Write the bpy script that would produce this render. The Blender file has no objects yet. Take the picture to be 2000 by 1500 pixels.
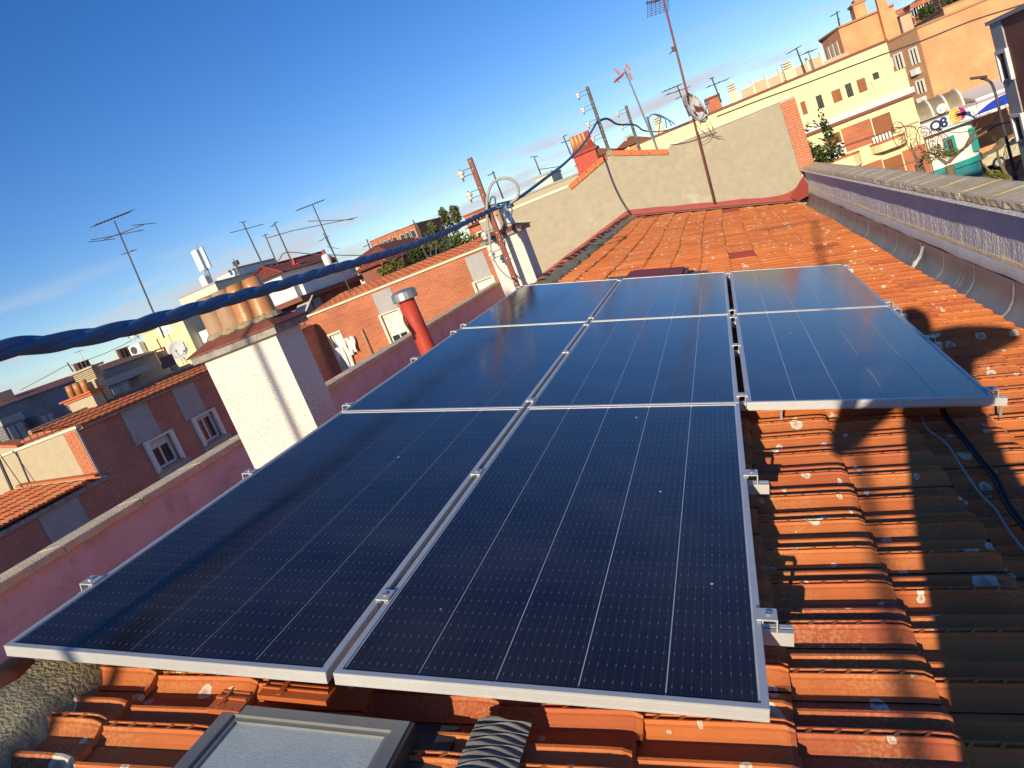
import bpy, math, random
from math import sin, cos, pi, radians
from mathutils import Vector, Matrix, noise as mnoise
random.seed(7)
S = bpy.context.scene
COL = S.collection
# ------------------------------------------------------------------ camera
YAW, PIT, ROL, FPX = -0.3441, 0.1864, 0.3764, 1461.2
def cam_axes():
    cy, sy, cp, sp = cos(YAW), sin(YAW), cos(PIT), sin(PIT)
    f = Vector((sy*cp, cy*cp, -sp)); r0 = Vector((cy, -sy, 0)); u0 = r0.cross(f)
    c, s = cos(ROL), sin(ROL)
    return c*r0 - s*u0, s*r0 + c*u0, f
CR, CU, CF = cam_axes()
cam_d = bpy.data.cameras.new('camera'); cam = bpy.data.objects.new('camera', cam_d); COL.objects.link(cam)
m = Matrix((CR, CU, -CF)).transposed().to_4x4(); cam.matrix_world = m
cam_d.sensor_width = 36; cam_d.lens = 36*FPX/2000; cam_d.clip_start = 0.01; cam_d.clip_end = 3000
S.camera = cam
# ------------------------------------------------------------------ sun and sky
SUN_EL, SUN_AZ = radians(17.0), radians(5.4)       # light travels towards +Y, a little +X
sd = bpy.data.lights.new('sun', 'SUN'); sd.energy = 4.6; sd.angle = radians(0.5); sd.color = (1.0, 0.86, 0.62)
so = bpy.data.objects.new('sun', sd); COL.objects.link(so)
travel = Vector((sin(SUN_AZ)*cos(SUN_EL), cos(SUN_AZ)*cos(SUN_EL), -sin(SUN_EL)))
so.rotation_euler = travel.to_track_quat('-Z', 'Y').to_euler(); so.location = (0, -20, 30)
W = bpy.data.worlds.new('World'); S.world = W; W.use_nodes = True
def sky_nodes():
    nt = W.node_tree; nt.nodes.clear(); N = nt.nodes.new; L = nt.links.new
    out = N('ShaderNodeOutputWorld'); bg = N('ShaderNodeBackground'); bg.inputs['Strength'].default_value = 0.115
    sk = N('ShaderNodeTexSky'); sk.sky_type = 'NISHITA'; sk.sun_disc = False
    sk.sun_elevation = SUN_EL; sk.sun_rotation = pi + SUN_AZ; sk.air_density = 1.0; sk.dust_density = 0.0; sk.ozone_density = 2.0; sk.altitude = 600
    hs = N('ShaderNodeHueSaturation'); hs.inputs['Saturation'].default_value = 1.27; hs.inputs['Value'].default_value = 0.93; hs.inputs['Hue'].default_value = 0.508
    wb = N('ShaderNodeMix'); wb.data_type = 'RGBA'; wb.blend_type = 'MULTIPLY'; wb.inputs[0].default_value = 1; wb.inputs[7].default_value = (.90, .95, 1.10, 1)
    L(sk.outputs[0], wb.inputs[6]); L(wb.outputs[2], hs.inputs['Color'])
    tc = N('ShaderNodeTexCoord'); sx = N('ShaderNodeSeparateXYZ'); L(tc.outputs['Generated'], sx.inputs[0])
    mp = N('ShaderNodeMapping'); mp.inputs['Scale'].default_value = (1.0, 1.0, 8.0); mp.inputs['Location'].default_value = (0.35, 0.1, 0.0); L(tc.outputs['Generated'], mp.inputs[0])
    nz = N('ShaderNodeTexNoise'); nz.inputs['Scale'].default_value = 3.6; nz.inputs['Detail'].default_value = 8; nz.inputs['Roughness'].default_value = .58
    L(mp.outputs[0], nz.inputs['Vector'])
    r1 = N('ShaderNodeMapRange'); r1.inputs[1].default_value = .47; r1.inputs[2].default_value = .62; L(nz.outputs[0], r1.inputs[0])
    r2 = N('ShaderNodeMapRange'); r2.inputs[1].default_value = .145; r2.inputs[2].default_value = .085; L(sx.outputs['Z'], r2.inputs[0])
    mu = N('ShaderNodeMath'); mu.operation = 'MULTIPLY'; L(r1.outputs[0], mu.inputs[0]); L(r2.outputs[0], mu.inputs[1])
    m2 = N('ShaderNodeMath'); m2.operation = 'MULTIPLY'; m2.inputs[1].default_value = .95; L(mu.outputs[0], m2.inputs[0])
    mx = N('ShaderNodeMix'); mx.data_type = 'RGBA'; L(m2.outputs[0], mx.inputs[0]); L(hs.outputs[0], mx.inputs[6]); mx.inputs[7].default_value = (4.6, 4.75, 5.1, 1)
    L(mx.outputs[2], bg.inputs[0]); L(bg.outputs[0], out.inputs[0])
sky_nodes()
S.view_settings.view_transform = 'Standard'; S.view_settings.look = 'None'; S.view_settings.exposure = 0.25; S.view_settings.gamma = 1
S.view_settings.use_curve_mapping = False
S.render.engine = 'CYCLES'
# ------------------------------------------------------------------ rays of the photograph (2000 x 1500) -> world points
def ray(px, py): return CR*((px-1000)/FPX) - CU*((py-750)/FPX) + CF
def PX(p, x): d = ray(*p); return d*(x/d.x)
def PY(p, y): d = ray(*p); return d*(y/d.y)
def PZ(p, z): d = ray(*p); return d*(z/d.z)
SL = 0.2747
U = Vector((cos(SL), 0, -sin(SL))); V = Vector((0, 1, 0)); NR = Vector((sin(SL), 0, cos(SL)))
PO = Vector((-2.3901, 1.5024, -0.5945))           # front left top corner of the panel field
def PP(p, h): d = ray(*p); q = PO - NR*h; return d*(q.dot(NR)/d.dot(NR))
def zA(x, y): return (.35*x, 350+.35*y)
def zB(x, y): return (400+.35*x, 250+.35*y)
def zC(x, y): return (850+.35*x, .35*y)
def zD(x, y): return (1400+.3*x, .3*y)
def zE(x, y): return (1750+.17337*x, 100+.17333*y)
def zF(x, y): return (250+.15*x, 500+.15*y)
def zG(x, y): return (.175*x, 640+.175*y)
def zI(x, y): return (1100+.17*x, 100+.17*y)
# ------------------------------------------------------------------ materials
MATS = {}
def nodes_of(name):
    mt = bpy.data.materials.new(name); mt.use_nodes = True; nt = mt.node_tree
    return mt, nt, nt.nodes['Principled BSDF']
def pm(name, c1, c2=None, scale=3., rough=.85, bump=.15, bscale=60., metal=0., spec=.3, c3=None, s3=1.2, t3=(.5, .7), obj=False, streak=False, detail=6):
    """plain surface: two tones in fine noise, a third tone in patches (stains), fine relief"""
    if name in MATS: return MATS[name]
    mt, nt, b = nodes_of(name); N = nt.nodes.new; L = nt.links.new
    if obj: co = N('ShaderNodeTexCoord').outputs['Object']
    else: co = N('ShaderNodeNewGeometry').outputs['Position']
    nz = N('ShaderNodeTexNoise'); nz.inputs['Scale'].default_value = scale; nz.inputs['Detail'].default_value = detail; nz.inputs['Roughness'].default_value = .65
    if streak:
        mp = N('ShaderNodeMapping'); mp.inputs['Scale'].default_value = (1, 1, .12); L(co, mp.inputs[0]); L(mp.outputs[0], nz.inputs['Vector'])
    else: L(co, nz.inputs['Vector'])
    c2 = c2 or tuple(v*.72 for v in c1)
    rg = N('ShaderNodeMapRange'); rg.inputs[1].default_value = .35; rg.inputs[2].default_value = .65; L(nz.outputs[0], rg.inputs[0])
    mx = N('ShaderNodeMix'); mx.data_type = 'RGBA'; L(rg.outputs[0], mx.inputs[0]); mx.inputs[6].default_value = (*c1, 1); mx.inputs[7].default_value = (*c2, 1)
    res = mx.outputs[2]
    if c3:
        n3 = N('ShaderNodeTexNoise'); n3.inputs['Scale'].default_value = s3; n3.inputs['Detail'].default_value = 9; n3.inputs['Roughness'].default_value = .72; L(co, n3.inputs['Vector'])
        r3 = N('ShaderNodeMapRange'); r3.inputs[1].default_value = t3[0]; r3.inputs[2].default_value = t3[1]; L(n3.outputs[0], r3.inputs[0])
        f3 = r3.outputs[0]
        if name == 'weathered_whitewash':
            n4 = N('ShaderNodeTexNoise'); n4.inputs['Scale'].default_value = 1.7; n4.inputs['Detail'].default_value = 5; L(co, n4.inputs['Vector'])
            r4 = N('ShaderNodeMapRange'); r4.inputs[1].default_value = .44; r4.inputs[2].default_value = .58; L(n4.outputs[0], r4.inputs[0])
            mq = N('ShaderNodeMath'); mq.operation = 'MULTIPLY'; L(f3, mq.inputs[0]); L(r4.outputs[0], mq.inputs[1]); f3 = mq.outputs[0]
        m3 = N('ShaderNodeMix'); m3.data_type = 'RGBA'; L(f3, m3.inputs[0]); L(res, m3.inputs[6]); m3.inputs[7].default_value = (*c3, 1); res = m3.outputs[2]
    L(res, b.inputs['Base Color']); b.inputs['Roughness'].default_value = rough; b.inputs['Metallic'].default_value = metal
    b.inputs['Specular IOR Level'].default_value = spec
    if bump:
        nb = N('ShaderNodeTexNoise'); nb.inputs['Scale'].default_value = bscale; nb.inputs['Detail'].default_value = 5; L(co, nb.inputs['Vector'])
        bp = N('ShaderNodeBump'); bp.inputs['Strength'].default_value = bump; bp.inputs['Distance'].default_value = .02; L(nb.outputs[0], bp.inputs['Height']); L(bp.outputs[0], b.inputs['Normal'])
    if name.startswith('whitish_lilac'): bp.inputs['Distance'].default_value = .07
    MATS[name] = mt; return mt
def brickmat(name, c1, c2, mortar, bw=.24, bh=.06, ms=.008, offs=.5, bump=.6, rough=.85, axis='sum', stain=None):
    mt, nt, b = nodes_of(name); N = nt.nodes.new; L = nt.links.new
    ge = N('ShaderNodeNewGeometry'); sp = N('ShaderNodeSeparateXYZ'); L(ge.outputs['Position'], sp.inputs[0])
    ad = N('ShaderNodeMath'); ad.operation = 'ADD'; L(sp.outputs[0], ad.inputs[0]); L(sp.outputs[1], ad.inputs[1])
    cb = N('ShaderNodeCombineXYZ'); L(ad.outputs[0], cb.inputs[0]); L(sp.outputs[2], cb.inputs[1])
    br = N('ShaderNodeTexBrick'); L(cb.outputs[0], br.inputs['Vector'])
    br.inputs['Color1'].default_value = (*c1, 1); br.inputs['Color2'].default_value = (*c2, 1); br.inputs['Mortar'].default_value = (*mortar, 1)
    br.inputs['Scale'].default_value = 1; br.inputs['Mortar Size'].default_value = ms; br.inputs['Brick Width'].default_value = bw; br.inputs['Row Height'].default_value = bh; br.offset = offs
    nz = N('ShaderNodeTexNoise'); nz.inputs['Scale'].default_value = .9; nz.inputs['Detail'].default_value = 8; L(ge.outputs['Position'], nz.inputs['Vector'])
    rg = N('ShaderNodeMapRange'); rg.inputs[1].default_value = .3; rg.inputs[2].default_value = .75; rg.inputs[3].default_value = .82; rg.inputs[4].default_value = 1.15; L(nz.outputs[0], rg.inputs[0])
    vm = N('ShaderNodeVectorMath'); vm.operation = 'SCALE'; L(br.outputs[0], vm.inputs[0]); L(rg.outputs[0], vm.inputs['Scale'])
    L(vm.outputs[0], b.inputs['Base Color']); b.inputs['Roughness'].default_value = rough; b.inputs['Specular IOR Level'].default_value = .25
    bp = N('ShaderNodeBump'); bp.inputs['Strength'].default_value = bump; bp.inputs['Distance'].default_value = .01; bp.invert = True; L(br.outputs['Fac'], bp.inputs['Height']); L(bp.outputs[0], b.inputs['Normal'])
    MATS[name] = mt; return mt
def tilemat(name, ca, cb_, cr, lichen=.5, speck=.5, gloss=.75):
    """fired clay: every tile its own tone, lichen rosettes, speckled crust, soot in hollows of the noise"""
    mt, nt, b = nodes_of(name); N = nt.nodes.new; L = nt.links.new
    ge = N('ShaderNodeNewGeometry'); pos = ge.outputs['Position']
    sp = N('ShaderNodeSeparateXYZ'); L(pos, sp.inputs[0])
    def mth(op, a, bb):
        q = N('ShaderNodeMath'); q.operation = op
        if hasattr(a, 'links'): L(a, q.inputs[0])
        else: q.inputs[0].default_value = a
        if hasattr(bb, 'links'): L(bb, q.inputs[1])
        else: q.inputs[1].default_value = bb
        return q.outputs[0]
    fx = mth('FLOOR', mth('DIVIDE', mth('ADD', sp.outputs[0], .23+.01), .355), 0); fy = mth('FLOOR', mth('DIVIDE', mth('SUBTRACT', sp.outputs[1], TY0), TW), 0)
    cc = N('ShaderNodeCombineXYZ'); L(fx, cc.inputs[0]); L(fy, cc.inputs[1])
    wn = N('ShaderNodeTexWhiteNoise'); wn.noise_dimensions = '3D'; L(cc.outputs[0], wn.inputs['Vector'])
    def noise(sc, det=6, rg=.6):
        q = N('ShaderNodeTexNoise'); q.inputs['Scale'].default_value = sc; q.inputs['Detail'].default_value = det; q.inputs['Roughness'].default_value = rg; L(pos, q.inputs['Vector']); return q.outputs[0]
    def ramp(v, a, bb, lo=0., hi=1.):
        q = N('ShaderNodeMapRange'); q.inputs[1].default_value = a; q.inputs[2].default_value = bb; q.inputs[3].default_value = lo; q.inputs[4].default_value = hi; L(v, q.inputs[0]); return q.outputs[0]
    def mix(f, a, bb):
        q = N('ShaderNodeMix'); q.data_type = 'RGBA'; L(f, q.inputs[0])
        for i, v in ((6, a), (7, bb)):
            if hasattr(v, 'links'): L(v, q.inputs[i])
            else: q.inputs[i].default_value = (*v, 1)
        return q.outputs[2]
    col = mix(wn.outputs[0], ca, cb_)
    w2 = N('ShaderNodeTexWhiteNoise'); w2.noise_dimensions = '4D'; L(cc.outputs[0], w2.inputs['Vector']); w2.inputs['W'].default_value = 3.3
    col = mix(ramp(w2.outputs[0], .82, 1., 0, .75), col, cr)
    col = mix(ramp(noise(9), .35, .7, 0, .35), col, tuple(v*.55 for v in ca))
    # speckled crust
    patch = mth('MULTIPLY', ramp(noise(2.3, 4), .48, .62), ramp(noise(95, 3, .7), .47, .56))
    col = mix(mth('MULTIPLY', patch, speck), col, (.62, .36, .15))
    dark = mth('MULTIPLY', ramp(noise(3.1, 5), .52, .66), ramp(noise(60, 3, .7), .5, .6))
    col = mix(mth('MULTIPLY', dark, .14), col, (.10, .045, .02))
    # lichen rosettes
    wob = N('ShaderNodeTexNoise'); wob.inputs['Scale'].default_value = 26; wob.inputs['Detail'].default_value = 3; L(pos, wob.inputs['Vector'])
    vm = N('ShaderNodeVectorMath'); vm.operation = 'SCALE'; vm.inputs['Scale'].default_value = .035; L(wob.outputs['Color'], vm.inputs[0])
    va = N('ShaderNodeVectorMath'); L(pos, va.inputs[0]); L(vm.outputs[0], va.inputs[1])
    for sc, rr, pr in ((4.6, .026, .62), (10., .011, .5)):
        vo = N('ShaderNodeTexVoronoi'); vo.inputs['Scale'].default_value = sc; vo.voronoi_dimensions = '2D'; L(va.outputs[0], vo.inputs['Vector'])
        sc2 = N('ShaderNodeSeparateColor'); L(vo.outputs['Color'], sc2.inputs[0])
        rad = mth('MULTIPLY', mth('ADD', sc2.outputs[1], .45), rr*sc)
        inside = mth('LESS_THAN', vo.outputs['Distance'], rad)
        ring = ramp(mth('DIVIDE', vo.outputs['Distance'], rad), .25, .6)
        pres = mth('GREATER_THAN', sc2.outputs[0], 1-lichen*pr)
        f = mth('MULTIPLY', mth('MULTIPLY', inside, pres), mth('ADD', mth('MULTIPLY', ring, .6), .35))
        col = mix(f, col, (.62, .58, .46))
    L(col, b.inputs['Base Color']); b.inputs['Roughness'].default_value = gloss; b.inputs['Specular IOR Level'].default_value = .3
    bp = N('ShaderNodeBump'); bp.inputs['Strength'].default_value = .35; bp.inputs['Distance'].default_value = .006; L(noise(70, 6, .7), bp.inputs['Height']); L(bp.outputs[0], b.inputs['Normal'])
    MATS[name] = mt; return mt
def farroof(name, c1, c2, row=.35, colw=.22):
    """clay tiles too far to tell apart: rows and columns as relief"""
    mt, nt, b = nodes_of(name); N = nt.nodes.new; L = nt.links.new
    ge = N('ShaderNodeNewGeometry'); sp = N('ShaderNodeSeparateXYZ'); L(ge.outputs['Position'], sp.inputs[0])
    ad = N('ShaderNodeMath'); ad.operation = 'ADD'; L(sp.outputs[0], ad.inputs[0]); L(sp.outputs[1], ad.inputs[1])
    cb = N('ShaderNodeCombineXYZ'); L(ad.outputs[0], cb.inputs[0]); L(sp.outputs[2], cb.inputs[1])
    br = N('ShaderNodeTexBrick'); L(cb.outputs[0], br.inputs['Vector']); br.offset = 0
    br.inputs['Color1'].default_value = (*c1, 1); br.inputs['Color2'].default_value = (*c2, 1); br.inputs['Mortar'].default_value = (*[v*.35 for v in c2], 1)
    br.inputs['Scale'].default_value = 1; br.inputs['Mortar Size'].default_value = .022; br.inputs['Brick Width'].default_value = colw; br.inputs['Row Height'].default_value = row*.35
    L(br.outputs[0], b.inputs['Base Color']); b.inputs['Roughness'].default_value = .85
    bp = N('ShaderNodeBump'); bp.inputs['Distance'].default_value = .04; bp.invert = True; L(br.outputs['Fac'], bp.inputs['Height']); L(bp.outputs[0], b.inputs['Normal'])
    MATS[name] = mt; return mt
TW, TY0 = .2213, .66           # tile width along the ridge, first joint
M_tile = tilemat('clay_tile', (.62, .185, .052), (.52, .140, .042), (.40, .085, .045), lichen=.60, speck=.42)
M_tilef = tilemat('far_clay_tile', (.58, .19, .07), (.48, .13, .05), (.40, .09, .045), lichen=0., speck=.2)
M_tile2 = tilemat('clay_tile_glossy', (.52, .13, .035), (.46, .10, .03), (.42, .08, .03), lichen=.05, speck=.15, gloss=.38)
M_redpaint = pm('red_waterproofing_paint', (.34, .06, .045), (.28, .05, .04), rough=.6, bump=.1)
M_mortar = pm('mortar', (.44, .37, .23), (.27, .22, .13), scale=14, bump=.9, bscale=90, c3=(.50, .42, .24), s3=30, t3=(.5, .62))
M_plaster = pm('grey_beige_plaster', (.43, .38, .275), (.38, .335, .24), scale=6, bump=.45, bscale=110, c3=(.54, .48, .38), s3=.8, t3=(.56, .72))
M_plaster2 = pm('warm_beige_plaster', (.50, .42, .28), (.45, .375, .25), scale=5, bump=.2, bscale=60)
M_white = pm('weathered_whitewash', (.72, .69, .63), (.66, .63, .57), scale=4, bump=.5, bscale=45, c3=(.17, .16, .15), s3=85, t3=(.55, .60))
M_pink = pm('pink_render', (.80, .57, .55), (.70, .48, .46), scale=2.4, bump=.45, bscale=42, c3=(.50, .33, .32), s3=3, t3=(.52, .75))
M_lilac = pm('whitish_lilac_render', (.92, .87, .85), (.84, .78, .78), scale=2, bump=1.0, bscale=34, streak=True, c3=(.60, .53, .53), s3=4, t3=(.58, .78))
M_conc = pm('weathered_concrete', (.88, .69, .45), (.70, .54, .33), scale=5, bump=.7, bscale=50, c3=(.66, .48, .20), s3=3.2, t3=(.47, .68))
M_concedge = pm('grey_concrete_edge', (.40, .37, .33), (.22, .20, .18), scale=9, bump=.8, bscale=40)
M_joint = pm('pale_joint_mortar', (.62, .58, .50), bump=.3)
M_zinc = pm('zinc_sheet', (.33, .33, .31), (.24, .24, .23), scale=5, rough=.5, metal=.45, bump=.06, bscale=20, c3=(.42, .41, .38), s3=2.5)
M_zincl = pm('pale_zinc', (.62, .61, .60), (.52, .51, .50), scale=3, rough=.55, bump=.05)
M_silic = pm('white_sealant', (.72, .70, .62), rough=.5, bump=.1)
M_alu = pm('aluminium', (.62, .61, .59), (.57, .56, .55), scale=20, rough=.42, metal=.35, bump=.02, spec=.5)
M_steel = pm('galvanised_steel', (.46, .47, .48), (.36, .37, .38), scale=14, rough=.45, metal=.7, bump=.05)
M_dark = pm('dark_steel', (.09, .085, .085), (.06, .055, .055), rough=.6, bump=.05)
M_rust = pm('red_brown_painted_steel', (.26, .085, .06), (.20, .06, .045), scale=9, rough=.6, bump=.1, c3=(.12, .06, .04), s3=7)
M_cable = pm('hazed_black_cable', (.045, .15, .32), (.035, .12, .26), rough=.6, bump=.05, spec=.5)  # black cable; its blue is haze and flare put into the colour
M_greyhose = pm('grey_conduit', (.42, .42, .40), rough=.55, bump=.05)
M_porc = pm('porcelain', (.74, .70, .60), (.66, .61, .50), rough=.25, bump=0, spec=.5)
M_redmetal = pm('red_painted_flue', (.50, .065, .035), (.42, .05, .03), scale=5, rough=.55, bump=.25, bscale=14)
M_pot = pm('clay_chimney_pot', (.55, .26, .09), (.44, .17, .07), scale=5, rough=.32, bump=.08, spec=.5)
M_pot2 = pm('weathered_clay_pot', (.44, .28, .17), (.36, .21, .12), scale=5, rough=.6, bump=.12)
M_cream = pm('cream_render', (.72, .66, .52), (.66, .60, .47), scale=2, bump=.1)
M_yellow = pm('pale_yellow_render', (.86, .76, .42), (.80, .70, .38), scale=.9, bump=.1, bscale=30)
M_olive = pm('yellow_render_of_house', (.80, .70, .40), (.73, .63, .35), scale=1.2, bump=.1)
M_whitewall = pm('white_render', (.80, .77, .72), (.74, .71, .66), scale=1, bump=.1)
M_peach = pm('peach_render', (.72, .45, .29), (.66, .40, .25), scale=1, bump=.1)
M_ltgrey = pm('grey_render_panel', (.42, .41, .40), (.37, .36, .35), scale=3, bump=.15, c3=(.33, .32, .31), s3=2)
M_brickA = brickmat('dark_red_brick', (.56, .25, .17), (.50, .21, .145), (.36, .19, .145), bw=.25, bh=.062)
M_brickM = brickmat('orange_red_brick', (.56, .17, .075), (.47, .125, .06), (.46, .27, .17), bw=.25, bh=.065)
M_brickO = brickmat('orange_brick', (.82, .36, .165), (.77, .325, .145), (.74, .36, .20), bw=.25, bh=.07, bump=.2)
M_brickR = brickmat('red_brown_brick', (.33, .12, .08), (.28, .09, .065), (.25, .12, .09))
M_slate = brickmat('slate_shingles', (.27, .255, .26), (.22, .21, .215), (.13, .125, .13), bw=.20, bh=.10, ms=.010, rough=.6)
M_roofred = farroof('red_roof_tiles', (.46, .12, .06), (.36, .085, .05))
M_rooforg = farroof('orange_roof_tiles', (.52, .20, .085), (.40, .13, .06))
M_brick1 = pm('fired_brick', (.60, .20, .085), (.48, .14, .06), scale=16, bump=.3)
M_asph = pm('asphalt', (.055, .055, .058), (.042, .042, .045), scale=6, bump=.3)
M_ground = pm('city_ground', (.16, .145, .125), (.11, .10, .09), scale=.4, bump=.3)
M_pave = pm('pavement', (.30, .28, .25), (.24, .22, .20), scale=3, bump=.2)
M_teal = pm('teal_paint', (.015, .30, .27), rough=.5, bump=0)
M_tealb = pm('teal_blue_base', (.02, .22, .25), rough=.5, bump=0)
M_blue = pm('sign_blue', (.010, .045, .46), (.01, .04, .42), rough=.4, bump=0)
M_navy = pm('sign_navy', (.012, .035, .16), rough=.4, bump=0)
M_signw = pm('sign_white', (.80, .79, .76), (.76, .75, .72), rough=.4, bump=0)
M_signy = pm('sign_yellow', (.85, .52, .02), rough=.4, bump=0)
M_signr = pm('sign_red', (.68, .05, .025), rough=.4, bump=0)
M_signp = pm('sign_purple', (.32, .025, .18), rough=.4, bump=0)
M_signc = pm('sign_cream', (.85, .72, .36), rough=.4, bump=0)
M_shut = pm('brown_roller_shutter', (.32, .13, .06), (.27, .10, .05), scale=2, bump=0)
M_shutw = pm('white_roller_shutter', (.76, .74, .70), bump=0)
M_browntone = pm('brown_trim_and_shaded_brick', (.46, .27, .15), (.40, .23, .125), scale=4, bump=.1)
M_beigecar = pm('beige_car_paint', (.60, .52, .36), rough=.3, bump=0, spec=.5)
M_black = pm('black_rubber', (.02, .02, .02), rough=.7, bump=0)
M_bark = pm('tree_bark', (.24, .18, .12), (.15, .115, .08), scale=9, bump=.5)
M_leafd = pm('dark_green_leaves', (.060, .085, .022), (.035, .055, .016), scale=5, rough=.7, bump=0)
M_leafm = pm('mid_green_leaves', (.115, .135, .045), (.075, .095, .03), scale=5, rough=.7, bump=0)
M_leafy = pm('yellow_green_leaves', (.17, .17, .035), (.12, .12, .03), scale=5, rough=.7, bump=0)
M_hill = pm('dry_hillside', (.20, .17, .12), (.14, .12, .085), scale=.05, bump=0)
M_cloth = pm('white_laundry', (.74, .72, .72), (.66, .64, .66), scale=8, bump=.2)
M_jacket = pm('dark_jacket_cloth', (.05, .055, .07), bump=.1)
M_corr = pm('grey_lead_flashing', (.20, .195, .18), (.14, .137, .128), scale=12, rough=.75, metal=0, bump=.1)
M_leaddark = pm('dark_lead_apron', (.075, .08, .085), (.05, .052, .056), scale=4, rough=.5, metal=.25, bump=.05)
M_skyframe = pm('grey_window_frame', (.26, .26, .245), (.22, .22, .21), scale=8, rough=.45, metal=.3, bump=.03)
def glassmat(name, col, rough=.08, spec=.6):
    mt, nt, b = nodes_of(name); b.inputs['Base Color'].default_value = (*col, 1); b.inputs['Roughness'].default_value = rough; b.inputs['Specular IOR Level'].default_value = spec
    N = nt.nodes.new; L = nt.links.new
    nz = N('ShaderNodeTexNoise'); nz.inputs['Scale'].default_value = 3; g = N('ShaderNodeNewGeometry'); L(g.outputs['Position'], nz.inputs['Vector'])
    mx = N('ShaderNodeMix'); mx.data_type = 'RGBA'; L(nz.outputs[0], mx.inputs[0]); mx.inputs[6].default_value = (*[v*.7 for v in col], 1); mx.inputs[7].default_value = (*[v*1.3 for v in col], 1); L(mx.outputs[2], b.inputs['Base Color'])
    MATS[name] = mt; return mt
M_pane = glassmat('window_glass', (.035, .04, .045))
M_milk = pm('dusty_wired_glass', (.48, .54, .52), (.42, .475, .46), scale=12, rough=.45, bump=.10, bscale=160, c3=(.50, .48, .39), s3=2.2, t3=(.55, .75), spec=.5)
def cellmat():
    """dark cells: hair-thin busbars with a bright solder dot at every shingle"""
    mt, nt, b = nodes_of('solar_cells'); N = nt.nodes.new; L = nt.links.new
    tc = N('ShaderNodeTexCoord'); sp = N('ShaderNodeSeparateXYZ'); L(tc.outputs['Object'], sp.inputs[0])
    def mth(op, a, bb=0.):
        q = N('ShaderNodeMath'); q.operation = op
        for i, v in ((0, a), (1, bb)):
            if hasattr(v, 'links'): L(v, q.inputs[i])
            else: q.inputs[i].default_value = v
        return q.outputs[0]
    nbar, nsh = 9, 34
    cx = mth('FRACT', mth('MULTIPLY', sp.outputs[0], nbar/.2076)); cy = mth('FRACT', mth('MULTIPLY', sp.outputs[1], nsh/2.19))
    dx = mth('ABSOLUTE', mth('SUBTRACT', cx, .5)); dy = mth('ABSOLUTE', mth('SUBTRACT', cy, .5))
    line = mth('LESS_THAN', dx, .022); dash = mth('MULTIPLY', mth('LESS_THAN', dx, .05), mth('LESS_THAN', dy, .07))
    sh = mth('LESS_THAN', mth('ABSOLUTE', mth('SUBTRACT', cy, .08)), .02)
    f = mth('MAXIMUM', mth('MULTIPLY', line, .10), mth('MULTIPLY', dash, .40)); f = mth('MAXIMUM', f, mth('MULTIPLY', sh, .012))
    mx = N('ShaderNodeMix'); mx.data_type = 'RGBA'; L(f, mx.inputs[0]); mx.inputs[6].default_value = (.011, .008, .011, 1); mx.inputs[7].default_value = (.42, .42, .45, 1)
    g = N('ShaderNodeNewGeometry'); du = N('ShaderNodeTexNoise'); du.inputs['Scale'].default_value = 3; du.inputs['Detail'].default_value = 8; L(g.outputs['Position'], du.inputs['Vector'])
    rr = N('ShaderNodeMapRange'); rr.inputs[3].default_value = .07; rr.inputs[4].default_value = .20; L(du.outputs[0], rr.inputs[0]); L(rr.outputs[0], b.inputs['Roughness'])
    dm = N('ShaderNodeMapRange'); dm.inputs[1].default_value = .3; dm.inputs[2].default_value = .8; dm.inputs[3].default_value = .0; dm.inputs[4].default_value = .085; L(du.outputs[0], dm.inputs[0])
    m2 = N('ShaderNodeMix'); m2.data_type = 'RGBA'; L(dm.outputs[0], m2.inputs[0]); L(mx.outputs[2], m2.inputs[6]); m2.inputs[7].default_value = (.35, .30, .26, 1)
    L(m2.outputs[2], b.inputs['Base Color']); b.inputs['IOR'].default_value = 1.5; b.inputs['Specular IOR Level'].default_value = .52
    return mt
M_cell = cellmat()
M_back = pm('white_backsheet', (.70, .71, .72), rough=.15, bump=0, spec=.5)
def dishmat():
    mt, nt, b = nodes_of('rust_eaten_dish_paint'); N = nt.nodes.new; L = nt.links.new
    g = N('ShaderNodeNewGeometry'); mp = N('ShaderNodeMapping'); mp.inputs['Scale'].default_value = (1, 1, .42); L(g.outputs['Position'], mp.inputs[0])
    nz = N('ShaderNodeTexNoise'); nz.inputs['Scale'].default_value = 7; nz.inputs['Detail'].default_value = 4; L(mp.outputs[0], nz.inputs['Vector'])
    r = N('ShaderNodeMapRange'); r.inputs[1].default_value = .505; r.inputs[2].default_value = .53; L(nz.outputs[0], r.inputs[0])
    mx = N('ShaderNodeMix'); mx.data_type = 'RGBA'; L(r.outputs[0], mx.inputs[0]); mx.inputs[6].default_value = (.66, .64, .60, 1); mx.inputs[7].default_value = (.16, .05, .03, 1)
    L(mx.outputs[2], b.inputs['Base Color']); b.inputs['Roughness'].default_value = .6; return mt
M_dish = dishmat()
M_dishw = pm('pale_dish_paint', (.62, .62, .62), rough=.5, bump=0)
M_yagi = pm('orange_plastic', (.62, .28, .15), rough=.5, bump=0)
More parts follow.
